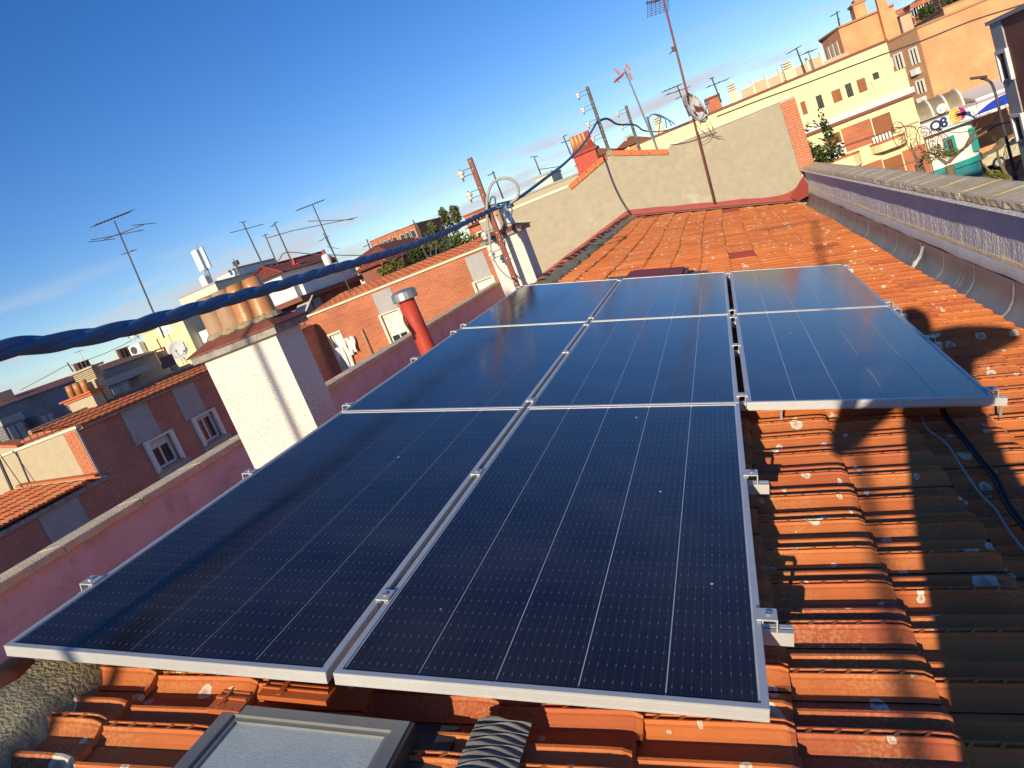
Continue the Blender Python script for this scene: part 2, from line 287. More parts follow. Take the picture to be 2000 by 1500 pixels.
# ------------------------------------------------------------------ objects
WL = {}
def tag(o, label=None, cat=None, group=None, kind=None):
    if label: o['label'] = label
    if cat: o['category'] = cat
    if group: o['group'] = group
    if kind: o['kind'] = kind
    return o
def thing(name, loc, label, cat, group=None):
    o = bpy.data.objects.new(name, None); COL.objects.link(o); o.location = loc; o.empty_display_size = .2
    WL[o] = Vector(loc); return tag(o, label, cat, group)
class MB:
    def __init__(s): s.v = []; s.f = []; s.mi = []; s.cur = 0
    def add(s, vs, fs):
        k = len(s.v); s.v += [tuple(v) for v in vs]; s.f += [tuple(i+k for i in f) for f in fs]; s.mi += [s.cur]*len(fs); return s
    def box(s, x0, x1, y0, y1, z0, z1):
        return s.obox(Vector((0, 0, 0)), Vector((1, 0, 0)), Vector((0, 1, 0)), Vector((0, 0, 1)), x0, x1, y0, y1, z0, z1)
    def obox(s, o, a, b, c, a0, a1, b0, b1, c0, c1):
        vs = [o+a*i+b*j+c*k for k in (c0, c1) for j in (b0, b1) for i in (a0, a1)]
        fs = [(0, 2, 3, 1), (4, 5, 7, 6), (0, 1, 5, 4), (2, 6, 7, 3), (0, 4, 6, 2), (1, 3, 7, 5)]
        if a.cross(b).dot(c) * (a1-a0) * (b1-b0) * (c1-c0) < 0: fs = [f[::-1] for f in fs]
        return s.add(vs, fs)
    def tube(s, pts, r, seg=6, cap=True, closed=False):
        pts = [Vector(p) for p in pts]; n = len(pts); rs = r if isinstance(r, (list, tuple)) else [r]*n
        vs = []; fs = []; ref = None
        for i, p in enumerate(pts):
            d = (pts[(i+1) % n]-pts[i-1]) if closed else (pts[min(i+1, n-1)]-pts[max(i-1, 0)])
            if d.length < 1e-9: d = Vector((0, 0, 1))
            d.normalize()
            if ref is None: ref = Vector((0, 0, 1)) if abs(d.z) < .9 else Vector((1, 0, 0))
            a = d.cross(ref)
            if a.length < 1e-4: a = d.cross(Vector((0, 1, .3)))
            a.normalize(); b = d.cross(a); ref = a.cross(d)
            for k in range(seg):
                t = 2*pi*k/seg; vs.append(p+(a*cos(t)+b*sin(t))*rs[i])
        m_ = n if closed else n-1
        for i in range(m_):
            for k in range(seg):
                q = (i+1) % n
                fs.append((i*seg+k, i*seg+(k+1) % seg, q*seg+(k+1) % seg, q*seg+k))
        if cap and not closed: fs += [tuple(range(seg))[::-1], tuple((n-1)*seg+k for k in range(seg))]
        return s.add(vs, fs)
    def lathe(s, o, prof, seg=16, axis=Vector((0, 0, 1)), cap=True):
        axis = Vector(axis).normalized(); ref = Vector((1, 0, 0)) if abs(axis.x) < .9 else Vector((0, 1, 0))
        a = axis.cross(ref).normalized(); b = axis.cross(a); vs = []; fs = []
        for r, h in prof:
            for k in range(seg):
                t = 2*pi*k/seg; vs.append(Vector(o)+axis*h+(a*cos(t)+b*sin(t))*r)
        for i in range(len(prof)-1):
            for k in range(seg): fs.append((i*seg+k, i*seg+(k+1) % seg, (i+1)*seg+(k+1) % seg, (i+1)*seg+k))
        if cap: fs += [tuple(range(seg))[::-1], tuple((len(prof)-1)*seg+k for k in range(seg))]
        return s.add(vs, fs)
    def prism(s, poly, vec):
        """closed prism: polygon of points swept by vec"""
        n = len(poly); vec = Vector(vec); P = [Vector(p) for p in poly]
        vs = P+[p+vec for p in P]
        fs = [tuple(range(n))[::-1], tuple(range(n, 2*n))]+[(i, (i+1) % n, n+(i+1) % n, n+i) for i in range(n)]
        return s.add(vs, fs)
    def mesh(s, name, mats, off=Vector((0, 0, 0)), smooth=False):
        me = bpy.data.meshes.new(name); me.from_pydata([(v[0]-off.x, v[1]-off.y, v[2]-off.z) for v in s.v], [], s.f)
        for mm in (mats if isinstance(mats, (list, tuple)) else [mats]): me.materials.append(mm)
        if len(set(s.mi)) > 1: me.polygons.foreach_set('material_index', s.mi)
        import bmesh
        bm = bmesh.new(); bm.from_mesh(me); bmesh.ops.recalc_face_normals(bm, faces=bm.faces); bm.to_mesh(me); bm.free()
        if smooth: me.polygons.foreach_set('use_smooth', [True]*len(me.polygons))
        me.update(); return me
    def build(s, name, mats, parent=None, smooth=False, loc=None):
        off = WL[parent] if parent is not None else (Vector(loc) if loc is not None else Vector((0, 0, 0)))
        me = s.mesh(name, mats, off, smooth)
        o = bpy.data.objects.new(name, me); COL.objects.link(o)
        if parent is not None: o.parent = parent
        elif loc is not None: o.location = loc
        WL[o] = off; return o
def inst(name, me, mat4, parent):
    o = bpy.data.objects.new(name, me); COL.objects.link(o); o.parent = parent
    mm = mat4.copy(); mm.translation = mm.translation-WL[parent]; o.matrix_local = mm; WL[o] = mat4.translation.copy(); return o
def basis(o, a, b, c):
    mm = Matrix((a, b, c)).transposed().to_4x4(); mm.translation = o; return mm
Z = Vector((0, 0, 1)); XA = Vector((1, 0, 0)); YA = Vector((0, 1, 0))
def facade(mb, o, a, w, z0, z1, holes, dep=.14, thick=.2):
    """wall face in the plane o + a*s + Z*z, outward normal = a x Z ... with recessed openings (s0, s1, z0, z1)"""
    nrm = a.cross(Z).normalized()
    ss = sorted({0, w, *[h[0] for h in holes], *[h[1] for h in holes]}); zs = sorted({z0, z1, *[h[2] for h in holes], *[h[3] for h in holes]})
    ss = [q for q in ss if -1e-6 <= q <= w+1e-6]; zs = [q for q in zs if z0-1e-6 <= q <= z1+1e-6]
    for i in range(len(ss)-1):
        for j in range(len(zs)-1):
            cs, cz = (ss[i]+ss[i+1])/2, (zs[j]+zs[j+1])/2
            if any(h[0] < cs < h[1] and h[2] < cz < h[3] for h in holes): continue
            q = [o+a*ss[i]+Z*zs[j], o+a*ss[i+1]+Z*zs[j], o+a*ss[i+1]+Z*zs[j+1], o+a*ss[i]+Z*zs[j+1]]
            mb.add(q, [(0, 1, 2, 3)])
    for h in holes:
        c = [o+a*h[0]+Z*h[2], o+a*h[1]+Z*h[2], o+a*h[1]+Z*h[3], o+a*h[0]+Z*h[3]]; d = [p-nrm*dep for p in c]
        for k in range(4): mb.add([c[k], c[(k+1) % 4], d[(k+1) % 4], d[k]], [(0, 3, 2, 1)])
    return mb
def window(parent, o, a, h, dep=.12, mf=None, bars=1, shutter=0., sm=None, pane=None, sill=True, fr=.05):
    """frame part with pane, sill and roller shutter below it, standing in the opening h of facade()"""
    nrm = a.cross(Z).normalized(); mf = mf or M_whitewall; s0, s1, z0, z1 = h; q = o-nrm*dep
    f = MB(); f.obox(q, a, nrm, Z, s0, s0+fr, 0, .05, z0, z1); f.obox(q, a, nrm, Z, s1-fr, s1, 0, .05, z0, z1)
    f.obox(q, a, nrm, Z, s0+fr, s1-fr, 0, .05, z0, z0+fr); f.obox(q, a, nrm, Z, s0+fr, s1-fr, 0, .05, z1-fr, z1)
    for k in range(bars):
        c = s0+(s1-s0)*(k+1)/(bars+1); f.obox(q, a, nrm, Z, c-fr*.4, c+fr*.4, 0, .045, z0+fr, z1-fr)
    fo = f.build('window', mf, parent)
    g = MB(); g.obox(q, a, nrm, Z, s0+.01, s1-.01, -.02, .012, z0+.01, z1-.01); g.build('pane', pane or M_pane, fo)
    if shutter:
        g = MB(); n_ = max(3, int((z1-z0)*shutter/.06)); zt = z1; hh = (z1-z0)*shutter/n_
        for k in range(n_): g.obox(q, a, nrm, Z, s0+.015, s1-.015, .055, .07+.006*(k % 2), zt-hh*(k+1), zt-hh*k)
        g.build('shutter', sm or M_shutw, fo)
    if sill:
        g = MB(); g.obox(o, a, nrm, Z, s0-.06, s1+.06, -dep+.051, .07, z0-.05, z0-.004); g.build('sill', M_concedge, fo)
    return fo
# ------------------------------------------------------------------ ground
GZ = -6.7
gmb = MB(); gmb.add([(-700, -700, GZ), (700, -700, GZ), (700, 900, GZ), (-700, 900, GZ)], [(0, 1, 2, 3)]); tag(gmb.build('ground', M_ground), kind='structure')
r = MB(); r.add([(3.2, -60, GZ+.004), (7.6, -60, GZ+.004), (7.6, 44, GZ+.004), (3.2, 44, GZ+.004)], [(0, 1, 2, 3)])
r.add([(-20, 44, GZ+.004), (70, 44, GZ+.004), (70, 60, GZ+.004), (-20, 60, GZ+.004)], [(0, 1, 2, 3)]); tag(r.build('road', M_asph), kind='structure')
r = MB(); r.box(2.25, 3.2, -60, 43.6, GZ, GZ+.13); r.box(7.6, 8.19, -60, 43.6, GZ, GZ+.13); tag(r.build('pavement', M_pave), kind='structure')
# a hillside far off on the right
h = MB(); hv = []; hf = []
for i in range(25):
    for j in range(9):
        x = 10+i*16; y = 150+j*26; t = j/8
        hv.append((x, y, GZ-1+34*math.sin(min(1, t)*pi/2)*min(1, max(0, (x-15)/70))+mnoise.noise(Vector((x*.02, y*.02, 0)))*3))
for i in range(24):
    for j in range(8): hf.append((i*9+j, (i+1)*9+j, (i+1)*9+j+1, i*9+j+1))
h.add(hv, hf); tag(h.build('hill', M_hill, smooth=True), kind='structure')
# ------------------------------------------------------------------ our house: two slopes, parapets, chimneys
HT = .13; RX = -2.42; YS, YN = -14.0, 19.72; EX = 1.50
def roofz(x): q = PO-NR*(HT+.055); return q.z-(x-q.x)*math.tan(SL)       # deck under the tiles
def crest(x): q = PO-NR*HT; return q.z-(x-q.x)*math.tan(SL)
house = thing('terraced_house', (-2.3, 5, GZ), 'house in the foreground with an orange tiled roof between two parapets', 'house')
LX = -6.2
zr = roofz(RX); zl = roofz(RX+(RX-LX))
b_ = MB(); b_.prism([(LX, YS, zl), (RX, YS, zr), (EX+.02, YS, roofz(EX+.02)), (EX+.02, YS, roofz(EX)-.25), (LX, YS, roofz(EX)-.25)], (0, YN-YS, 0))
roof = b_.build('roof', M_tile, house)
b_ = MB(); b_.box(-6.48, 2.12, YS, YN, GZ, roofz(EX)-.26); b_.build('wall', M_pink, house)
# --- tiles
PROF = [(0, .004), (.022, .005), (.036, .014), (.052, .027), (.058, .030), (.061, .040), (.065, .040), (.068, .027), (.078, .027), (.081, .040), (.085, .040), (.088, .029), (.096, .010), (.108, .004), (.120, .004), (.136, .013), (.150, .0235), (.153, .029), (.162, .030), (.168, .022), (.177, .005), (.190, .002), (.2205, .003)]
TL = .395
def tile_geo(rib=True, wob=0.):
    vs = []; fs = []; st = [(0., 1.), (.33, 1.), (.372, .93), (.395, .62)]; n = len(PROF)
    for x, k in st:
        for y, h_ in PROF:
            hh = h_ if rib or not (.058 < y < .087) else min(h_, .031)
            vs.append((x, y, hh*k+wob*sin(x*9+y*30)*.002))
    for i in range(3):
        for j in range(n-1): fs.append((i*n+j, i*n+n+j, i*n+n+j+1, i*n+j+1))
    b0 = len(vs)
    for y, h_ in PROF: vs.append((TL+.001, y, -.016))
    for j in range(n-1): fs.append((3*n+j, b0+j, b0+j+1, 3*n+j+1))
    if rib:
        for k in range(5):
            x = .05+.065*k; q = len(vs); vs += [(x, .0615, .0405), (x+.009, .0615, .0405), (x+.026, .0845, .0405), (x+.017, .0845, .0405), (x, .0615, .029), (x+.012, .0845, .029), (x+.012, .0615, .029), (x+.024, .0845, .029)]
            fs += [(q, q+1, q+2, q+3), (q, q+3, q+5, q+4), (q+1, q+6, q+7, q+2)]
    return vs, fs
def tmesh(nm, rib, mt):
    vs, fs = tile_geo(rib); me = bpy.data.meshes.new(nm); me.from_pydata(vs, [], fs); me.materials.append(mt); return me
T_MESH = [tmesh('clay_tile', True, M_tile), tmesh('clay_tile_glossy', True, M_tile2), tmesh('clay_tile_painted', False, M_redpaint), tmesh('clay_tile_smooth', False, M_tile)]
TILT = .026/.36
Tu = (U-NR*(-TILT)).normalized() if False else (U+NR*TILT).normalized(); Tn = Tu.cross(V)
if Tn.z < 0: Tn = -Tn
W_, L_ = 1.1, 2.2334; G1, G2, G3 = .0236, .0142, .0147
COLU = [0, W_+G1, 2*(W_+G1)+G3]                    # panel column offsets along the slope
def under_panel(x, y):
    """well inside the panel field: nothing of the tile can be seen"""
    u = (x-PO.x)/cos(SL); v = y-PO.y
    c2 = COLU[2]+W_
    if .35 < u < COLU[1]+W_-.45 and .55 < v < 3*L_-.25: return True
    if .35 < u < c2-.45 and L_+.75 < v < 3*L_-.25: return True
    return False
spots = []
nrow = 12; XS = [-.23+.355*k for k in range(-5, 6)]  # lower edges of the courses
for ci, xe in enumerate(XS):
    y = -0.9
    k0 = int(math.floor((-.9-TY0)/TW))
    for k in range(k0, 200):
        y = TY0+k*TW
        if y > YN-.05: break
        xm = xe-.17
        if under_panel(xm, y+.11): continue
        sag = .022*sin(y*.55+ci*.6)+.010*sin(y*1.7+ci*2.1) if y > 4 else .012*sin(y*2+ci)
        jx = random.uniform(-.006, .006); jz = random.uniform(-.003, .003); rz = random.uniform(-.008, .008)
        spots.append((xe+sag+jx, y, jz, rz, ci))
def tile_matrix(s_):
    xe, y, jz, rz, ci = s_
    up = xe-TL*cos(SL)
    base = Vector((up, y, crest(up)))-NR*(.034-.0) - NR*.024 + NR*jz
    return basis(base, Tu, V, Tn) @ Matrix.Rotation(rz, 4, 'Z')
def vis_size(s_):
    p = Vector((s_[0]-.17, s_[1]+.11, crest(s_[0]-.17))); d = p.dot(CF)
    if d < .5: return 0
    x = p.dot(CR)/d*FPX+1000; y = -p.dot(CU)/d*FPX+750
    if not (-60 < x < 2060 and -60 < y < 1640): return 0
    cu = (p.x-PO.x)/cos(SL); cv = p.y-PO.y
    if 0 < cu < COLU[1]+W_-.2 and cv > .25 and cv < 3*L_: return .01
    return 1/(d*d)
spots.sort(key=vis_size, reverse=True)
PAINTED = {(3, 5), (5, 5)}
def tile_kind(s_):
    xe, y, jz, rz, ci = s_
    if y < 1.0 and xe < -1.35: return 1
    if y > 18.4 and abs(xe-.125) < .1: return 2
    if 10.3 < y < 11.0 and abs(xe-.125) < .1: return 2
    if y > 18.9 and xe < -1.6: return 2
    q = random.random()
    return 0
stuff = MB()
for i, s_ in enumerate(spots):
    mm = tile_matrix(s_); kd = tile_kind(s_)
    if i < 300: inst('tile', T_MESH[kd], mm, roof)
    else:
        vs, fs = tile_geo(False); stuff.cur = {0: 0, 1: 0, 2: 1, 3: 0}[kd]
        stuff.add([mm @ Vector(v) for v in vs], fs)
stuff.cur = 0
tag(stuff.build('tile', [M_tile, M_redpaint], roof), kind='stuff')
# --- ridge: half-round tiles bedded in mortar
def ridge_mesh():
    vs = []; fs = []; n = 9
    for t, (y, r_) in enumerate(((0, .088), (.40, .105), (.40, .088), (0, .074))):
        for k in range(n):
            a = pi*k/(n-1); vs.append((-cos(a)*r_*1.05, y, sin(a)*r_))
    for i in ((0, 1), (1, 2), (2, 3), (3, 0)):
        for k in range(n-1): fs.append((i[0]*n+k, i[0]*n+k+1, i[1]*n+k+1, i[1]*n+k))
    me = bpy.data.meshes.new('ridge_tile'); me.from_pydata(vs, [], fs); me.materials.append(M_tile)
    me.polygons.foreach_set('use_smooth', [True]*len(me.polygons)); return me
RM = ridge_mesh(); zc = crest(RX)
y = -.4
while y < YN-.42:
    inst('ridge_tile', RM, Matrix.Translation((RX-.03+random.uniform(-.012, .012), y, zc-.035+random.uniform(-.012, .012))) @ Matrix.Rotation(random.uniform(-.03, .03), 4, 'Z') @ Matrix.Rotation(random.uniform(-.02, .03), 4, 'X'), roof); y += .385
mo = MB(); vs = []; fs = []; ny = 420; nx = 7
for j in range(ny):
    yy = -.5+(YN+.5)*j/(ny-1)
    near = max(0, 1-(yy-.5)/2.2) if yy > .5 else 1
    for i in range(nx):
        t = i/(nx-1); wd = .17+.10*near+.05*mnoise.noise(Vector((yy*2.1, 7, 0)))
        x = RX+.02+t*wd; n1 = mnoise.noise(Vector((x*9, yy*7, 0)))*.5+mnoise.noise(Vector((x*26, yy*24, 3)))*.22
        zz = crest(x)+.052*(1-t)**.8-.002+(.022+.02*near)*n1-(.05 if t > .95 else 0)
        vs.append((x, yy, zz))
for j in range(ny-1):
    for i in range(nx-1): fs.append((j*nx+i, j*nx+i+1, (j+1)*nx+i+1, (j+1)*nx+i))
mo.add(vs, fs); mo.build('ridge_mortar', M_mortar, roof, smooth=True)
# loose near-left tile bedded crosswise in the mortar
# --- parapets
def coping(parent, x0, x1, ztop, th, ys, y_end, lip, n_each, mat):
    y = ys; k = 0
    while y < y_end-.05:
        l = min(n_each+random.uniform(-.03, .03), y_end-y)
        m_ = MB(); nx, ny_ = 5, 8; vs = []
        for zt in (0, 1):
            for j in range(ny_+1):
                for i in range(nx+1):
                    x = x0+(x1-x0)*i/nx; yy = y+.010+(l-.020)*j/ny_
                    e = 0
                    if i in (0, nx): e = mnoise.noise(Vector((x*3, yy*11, zt*2)))*.014
                    zz = ztop-(th if zt == 0 else 0)+(mnoise.noise(Vector((x*5, yy*5, 9)))*.004 if zt else mnoise.noise(Vector((x*7, yy*13, 4)))*.007)
                    if zt and i in (0, nx): zz -= .006
                    vs.append((x+e, yy, zz))
        fs = []; q = (nx+1)*(ny_+1)
        for j in range(ny_):
            for i in range(nx):
                a = j*(nx+1)+i; fs.append((a, a+nx+1, a+nx+2, a+1)); fs.append((q+a, q+a+1, q+a+nx+2, q+a+nx+1))
        for j in range(ny_):
            a = j*(nx+1); fs.append((a, q+a, q+a+nx+1, a+nx+1)); a += nx; fs.append((a, a+nx+1, q+a+nx+1, q+a))
        for i in range(nx):
            a = i; fs.append((a, a+1, q+a+1, q+a)); a = ny_*(nx+1)+i; fs.append((a, q+a, q+a+1, a+1))
        m_.add(vs, fs); m_.build('coping_slab', mat, parent); y += l; k += 1
    jm = MB(); jm.box(x0+.012, x1-.012, ys, y_end, ztop-th+.008, ztop-.0035); jm.build('joint_bed', M_joint, parent)
def rough_wall(x_in, x_out, y0, y1, z0, z1, face, amp=.010, rid=.0045, bat=0.):
    """low wall; the roof-side face is uneven render"""
    m_ = MB(); ny, nz = 1300, 7; vs = []
    for j in range(ny+1):
        yy = y0+(y1-y0)*j/ny
        for k in range(nz+1):
            zz = z0+(z1-z0)*k/nz
            vs.append((x_in+bat*(zz-z0)/(z1-z0)+amp*(mnoise.noise(Vector((yy*1.3, zz*2, 1)))+.5*mnoise.noise(Vector((yy*5, zz*3, 8))))+rid*(mnoise.noise(Vector((yy*9+zz*1.5, zz*2.0, 4)))+.5*mnoise.noise(Vector((yy*19, zz*5, 6)))), yy, zz))
    fs = [(j*(nz+1)+k, (j+1)*(nz+1)+k, (j+1)*(nz+1)+k+1, j*(nz+1)+k+1) for j in range(ny) for k in range(nz)]
    m_.add(vs, fs)
    a, b = (x_out, x_in)
    m_.add([(x_in, y0, z1), (x_out, y0, z1), (x_out, y1, z1), (x_in, y1, z1), (x_out, y0, z0), (x_out, y1, z0)], [(0, 1, 2, 3), (1, 4, 5, 2)])
    return m_
CZ = -1.085
pr = rough_wall(1.745, 2.05, -6, YN+.2, -1.95, CZ-.07, -1, bat=.105).build('parapet', M_lilac, house)
coping(pr, 1.80, 2.13, CZ, .06, -5.8, YN+.1, .05, .74, M_conc)
pl_ = rough_wall(-6.26, -6.5, -6, YN+2.8, -2.6, CZ-.09, 1).build('parapet', M_pink, house)
coping(pl_, -6.58, -6.2, CZ-.012, .075, -5.8, YN+2.7, .05, .95, M_conc)
# --- gutter: half-round zinc trough with sealant-filled strap joints, and the flashing over it
gz = -1.80
gut = MB()
prof = [(1.488, -1.885), (1.50, -1.905), (1.535, -1.938), (1.585, -1.952), (1.635, -1.942), (1.68, -1.905), (1.712, -1.85), (1.730, -1.785), (1.738, -1.715), (1.742, -1.695)]
vs = []; fs = []; ny = 120; m2 = len(prof)
for j in range(ny+1):
    yy = -6+(YN+6-.02)*j/ny
    for (x, z_) in prof: vs.append((x, yy, z_+.004*sin(yy*1.3)))
for j in range(ny):
    for i in range(m2-1): fs.append((j*m2+i, j*m2+i+1, (j+1)*m2+i+1, (j+1)*m2+i))
gut.add(vs, fs); go = gut.build('gutter', M_zinc, house, smooth=True)
yy = .6; kk = 0
while yy < YN-.5:
    st = MB(); w = random.uniform(.018, .034) if kk % 3 else .045; vs = []
    for i in range(25):
        f = 1+i/24*(m2-3); a = int(f); t_ = f-a; x = prof[a][0]*(1-t_)+prof[min(a+1, m2-1)][0]*t_; z_ = prof[a][1]*(1-t_)+prof[min(a+1, m2-1)][1]*t_
        b_w = w*(.5+.9*abs(mnoise.noise(Vector((yy*3, i*.31, 2))))+.4); off = .03*sin(i*.13)+.008*mnoise.noise(Vector((yy, i*.4, 7)))
        for q in (0, 1): vs.append((x-.006, yy+off+q*b_w, z_+.008))
    st.add(vs, [(2*i, 2*i+1, 2*i+3, 2*i+2) for i in range(24)]); st.build('sealant_joint', M_silic, go)
    if kk % 2:
        for q in range(2):
            st = MB(); yb_ = yy+random.uniform(.12, .4); vs = []
            for i in range(9):
                f = 4+i/8*2.5; a = int(f); t_ = f-a; x = prof[a][0]*(1-t_)+prof[a+1][0]*t_; z_ = prof[a][1]*(1-t_)+prof[a+1][1]*t_
                for r_ in (0, 1): vs.append((x-.006, yb_+.02*sin(i*.5)+r_*.018*sin(pi*(i+.3)/8.6), z_+.008))
            st.add(vs, [(2*i, 2*i+1, 2*i+3, 2*i+2) for i in range(8)]); st.build('sealant_smear', M_silic, go)
    yy += random.uniform(.8, 1.2); kk += 1
fl = MB(); vs = []; fs = []
for j in range(121):
    yy = -6+(YN+6-.02)*j/120; w = .005*sin(yy*3.1)+.004*sin(yy*7)
    for (x, z_) in ((1.800, -1.585), (1.776, -1.600), (1.766, -1.655), (1.748, -1.683), (1.752, -1.70)): vs.append((x+w*.5, yy, z_+w))
for j in range(120):
    for i in range(4): fs.append((j*5+i, j*5+i+1, j*5+6+i, j*5+5+i))
fl.add(vs, fs); fl.build('wall_flashing', M_zincl, house, smooth=True)
mf = MB(); vs = []; fs = []
for j in range(400):
    yy = -3+(YN+3-.02)*j/399; e = mnoise.noise(Vector((yy*9, 0, 0)))*.012
    for (x, z_) in ((1.815, -1.555+e), (1.788, -1.570+e*.6), (1.778, -1.592+e), (1.796, -1.60)): vs.append((x, yy, z_))
for j in range(399):
    for i in range(3): fs.append((j*4+i, j*4+i+1, j*4+5+i, j*4+4+i))
mf.add(vs, fs); mf.build('mortar_fillet', M_conc, house)
# lead tab and spout on the gutter
tb = MB(); p = PX((1803, 488), 1.74); n = 7; vs = []
for j in range(n):
    for i in range(n):
        f, g_ = i/(n-1), j/(n-1); vs.append((1.55+.20*f, p.y-.17+.15*g_+.06*f*(1-g_), -1.915+.20*f*f+.03*mnoise.noise(Vector((f*4, g_*4, 1)))))
tb.add(vs, [(j*n+i, j*n+i+1, (j+1)*n+i+1, (j+1)*n+i) for j in range(n-1) for i in range(n-1)]); tb.build('lead_tab', M_zincl, house)
# --- chimneys
def hipcap(mb, x0, x1, y0, y1, z0, th, rise, ov):
    mb.box(x0-ov, x1+ov, y0-ov, y1+ov, z0, z0+th)
def chimney(x0, x1, y0, y1, zb, zt, th, rise, pots, mats_pot, capmat, wallmat, ov=.06, r=.092, hp=.36):
    w = MB(); n = 14; zs = [zb+(zt-zb)*k/n for k in range(n+1)]
    w.box(x0, x1, y0, y1, zb, zt); c = w.build('chimney', wallmat, house)
    s_ = MB(); s_.box(x0-ov, x1+ov, y0-ov, y1+ov, zt, zt+th); s_.build('cap_slab', M_concedge, c)
    k = MB(); a0, a1, b0, b1 = x0-ov-.02, x1+ov+.02, y0-ov-.02, y1+ov+.02; ym = (b0+b1)/2; iv = (b1-b0)*.5
    zb_ = zt+th+.001; zq = zb_+.012; z2 = zq+rise
    ins = .30*(b1-b0)
    P = [(a0, b0, zb_), (a1, b0, zb_), (a1, b1, zb_), (a0, b1, zb_), (a0, b0, zq), (a1, b0, zq), (a1, b1, zq), (a0, b1, zq), (a0+ins, b0+ins, z2), (a1-ins, b0+ins, z2), (a1-ins, b1-ins, z2), (a0+ins, b1-ins, z2)]
    k.add(P, [(3, 2, 1, 0), (0, 1, 5, 4), (1, 2, 6, 5), (2, 3, 7, 6), (3, 0, 4, 7), (4, 5, 9, 8), (5, 6, 10, 9), (6, 7, 11, 10), (7, 4, 8, 11), (8, 9, 10, 11)])
    k.build('cap', capmat, c)
    bed = MB()
    for i in range(pots):
        x = x0+.05+(x1-x0-.10)*(i+.5)/pots; m_ = MB()
        m_.lathe((x, ym, z2-.03), [(r*1.06, 0), (r*1.06, .05), (r, .10), (r*.97, .2), (r*.98, hp*.75), (r*.86, hp*.86), (r*.74, hp), (r*.62, hp), (r*.62, hp-.15)], 20)
        m_.build('chimney_pot', mats_pot[i], c, smooth=True)
        bed.lathe((x, ym, z2-.015), [(r*1.45, 0), (r*1.25, .035), (r*1.02, .05)], 14)
    bed.build('mortar_bed', M_mortar, c)
    return c
chimney(-4.17, -3.45, 5.0, 5.36, -1.7, -.055, .055, .075, 4, [M_pot2, M_pot2, M_pot, M_pot], M_rust, M_white)
c2 = chimney(-3.21, -2.70, 10.05, 10.47, -1.4, -.02, .045, .07, 1, [M_pot2], M_rust, M_white, hp=.36)
# white plastered flue elbows on the second chimney
for dx, hh in ((-.12, .24), (.05, .34)):
    m_ = MB(); x = -2.86+dx; m_.tube([(x, 10.18, .05), (x, 10.18, .05+hh*.5), (x-.02, 10.17, .05+hh)], [.085, .06, .058], 12); m_.tube([(x-.02, 10.17, .05+hh), (x-.02, 10.17, .07+hh)], [.07, .065], 12); m_.build('chimney_pot', M_white, c2, smooth=True)
# red flue with tin cap, on the left slope
p0 = PY((838, 690), 6.9); p1 = PY((791, 580), 6.9)
vt = thing('flue_pipe', (p0.x, 6.9, p0.z-.6), 'red painted round flue pipe with a dented tin cap beside the panels', 'flue')
m_ = MB(); m_.tube([(p0.x, 6.9, p0.z-.6), p0, p0.lerp(p1, .5), p1], [.088, .086, .083, .08], 16); m_.build('pipe', M_redmetal, vt, smooth=True)
m_ = MB(); m_.lathe(p1-Z*.03, [(.128, 0), (.132, .01), (.13, .075), (.125, .085), (.10, .098), (.02, .11)], 18, cap=True); m_.build('cap', M_steel, vt)
# ------------------------------------------------------------------ solar panels
def pframe():
    m_ = MB(); rm, th = .017, .036
    for (a, b, c, d) in ((0, W_, 0, rm), (0, W_, L_-rm, L_), (0, rm, rm, L_-rm), (W_-rm, W_, rm, L_-rm)): m_.box(a, b, c, d, -th, 0)
    # groove lines along the outside faces
    for (a, b, c, d) in ((.001, W_-.001, -.0012, .0), (.001, W_-.001, L_, L_+.0012), (-.0012, 0, .001, L_-.001), (W_, W_+.0012, .001, L_-.001)):
        m_.box(a, b, c, d, -.006, -.0005); m_.box(a, b, c, d, -th, -th+.004); m_.box(a, b, c, d, -.0125, -.0095)
    return m_.mesh('panel_frame', M_alu)
ME_frame = pframe()
m_ = MB(); m_.box(.0172, W_-.0172, .0172, L_-.0172, -.0105, -.0040); ME_back = m_.mesh('panel_backsheet', M_back)
SW = .2076; gapc = (W_-2*.0235-5*SW)/4
m_ = MB(); m_.box(0, SW, 0, 2.19, -.0010, 0); ME_strip = m_.mesh('panel_cell_strip', M_cell)
m_ = MB()
for k in range(45):
    pass
def panel(cidx, ridx, label):
    o = PO+U*COLU[cidx]+V*(ridx*(L_+G2))
    t = thing('solar_panel', o, label, 'solar panel', 'solar panels on the tiled roof')
    mm = basis(o, U, V, NR)
    inst('frame', ME_frame, mm, t); inst('backsheet', ME_back, mm, t)
    for k in range(5):
        q = o+U*(.0235+k*(SW+gapc))+V*.0217-NR*.0024
        inst('cell_strip', ME_strip, basis(q, U, V, NR), t)
    return t
panel(0, 0, 'solar panel at the front left corner, nearest the pink parapet')
panel(1, 0, 'solar panel at the front, above the sunlit tiles and the skylight')
panel(0, 1, 'solar panel in the middle row, beside the red flue pipe')
panel(1, 1, 'solar panel in the very middle of the array with others all round')
panel(2, 1, 'solar panel with a free front edge crossed by a person shadow')
panel(0, 2, 'solar panel in the farthest row, right by the rusty mast')
panel(1, 2, 'solar panel in the farthest row, just below the roof hatch')
panel(2, 2, 'solar panel in the farthest row, nearest the zinc gutter')
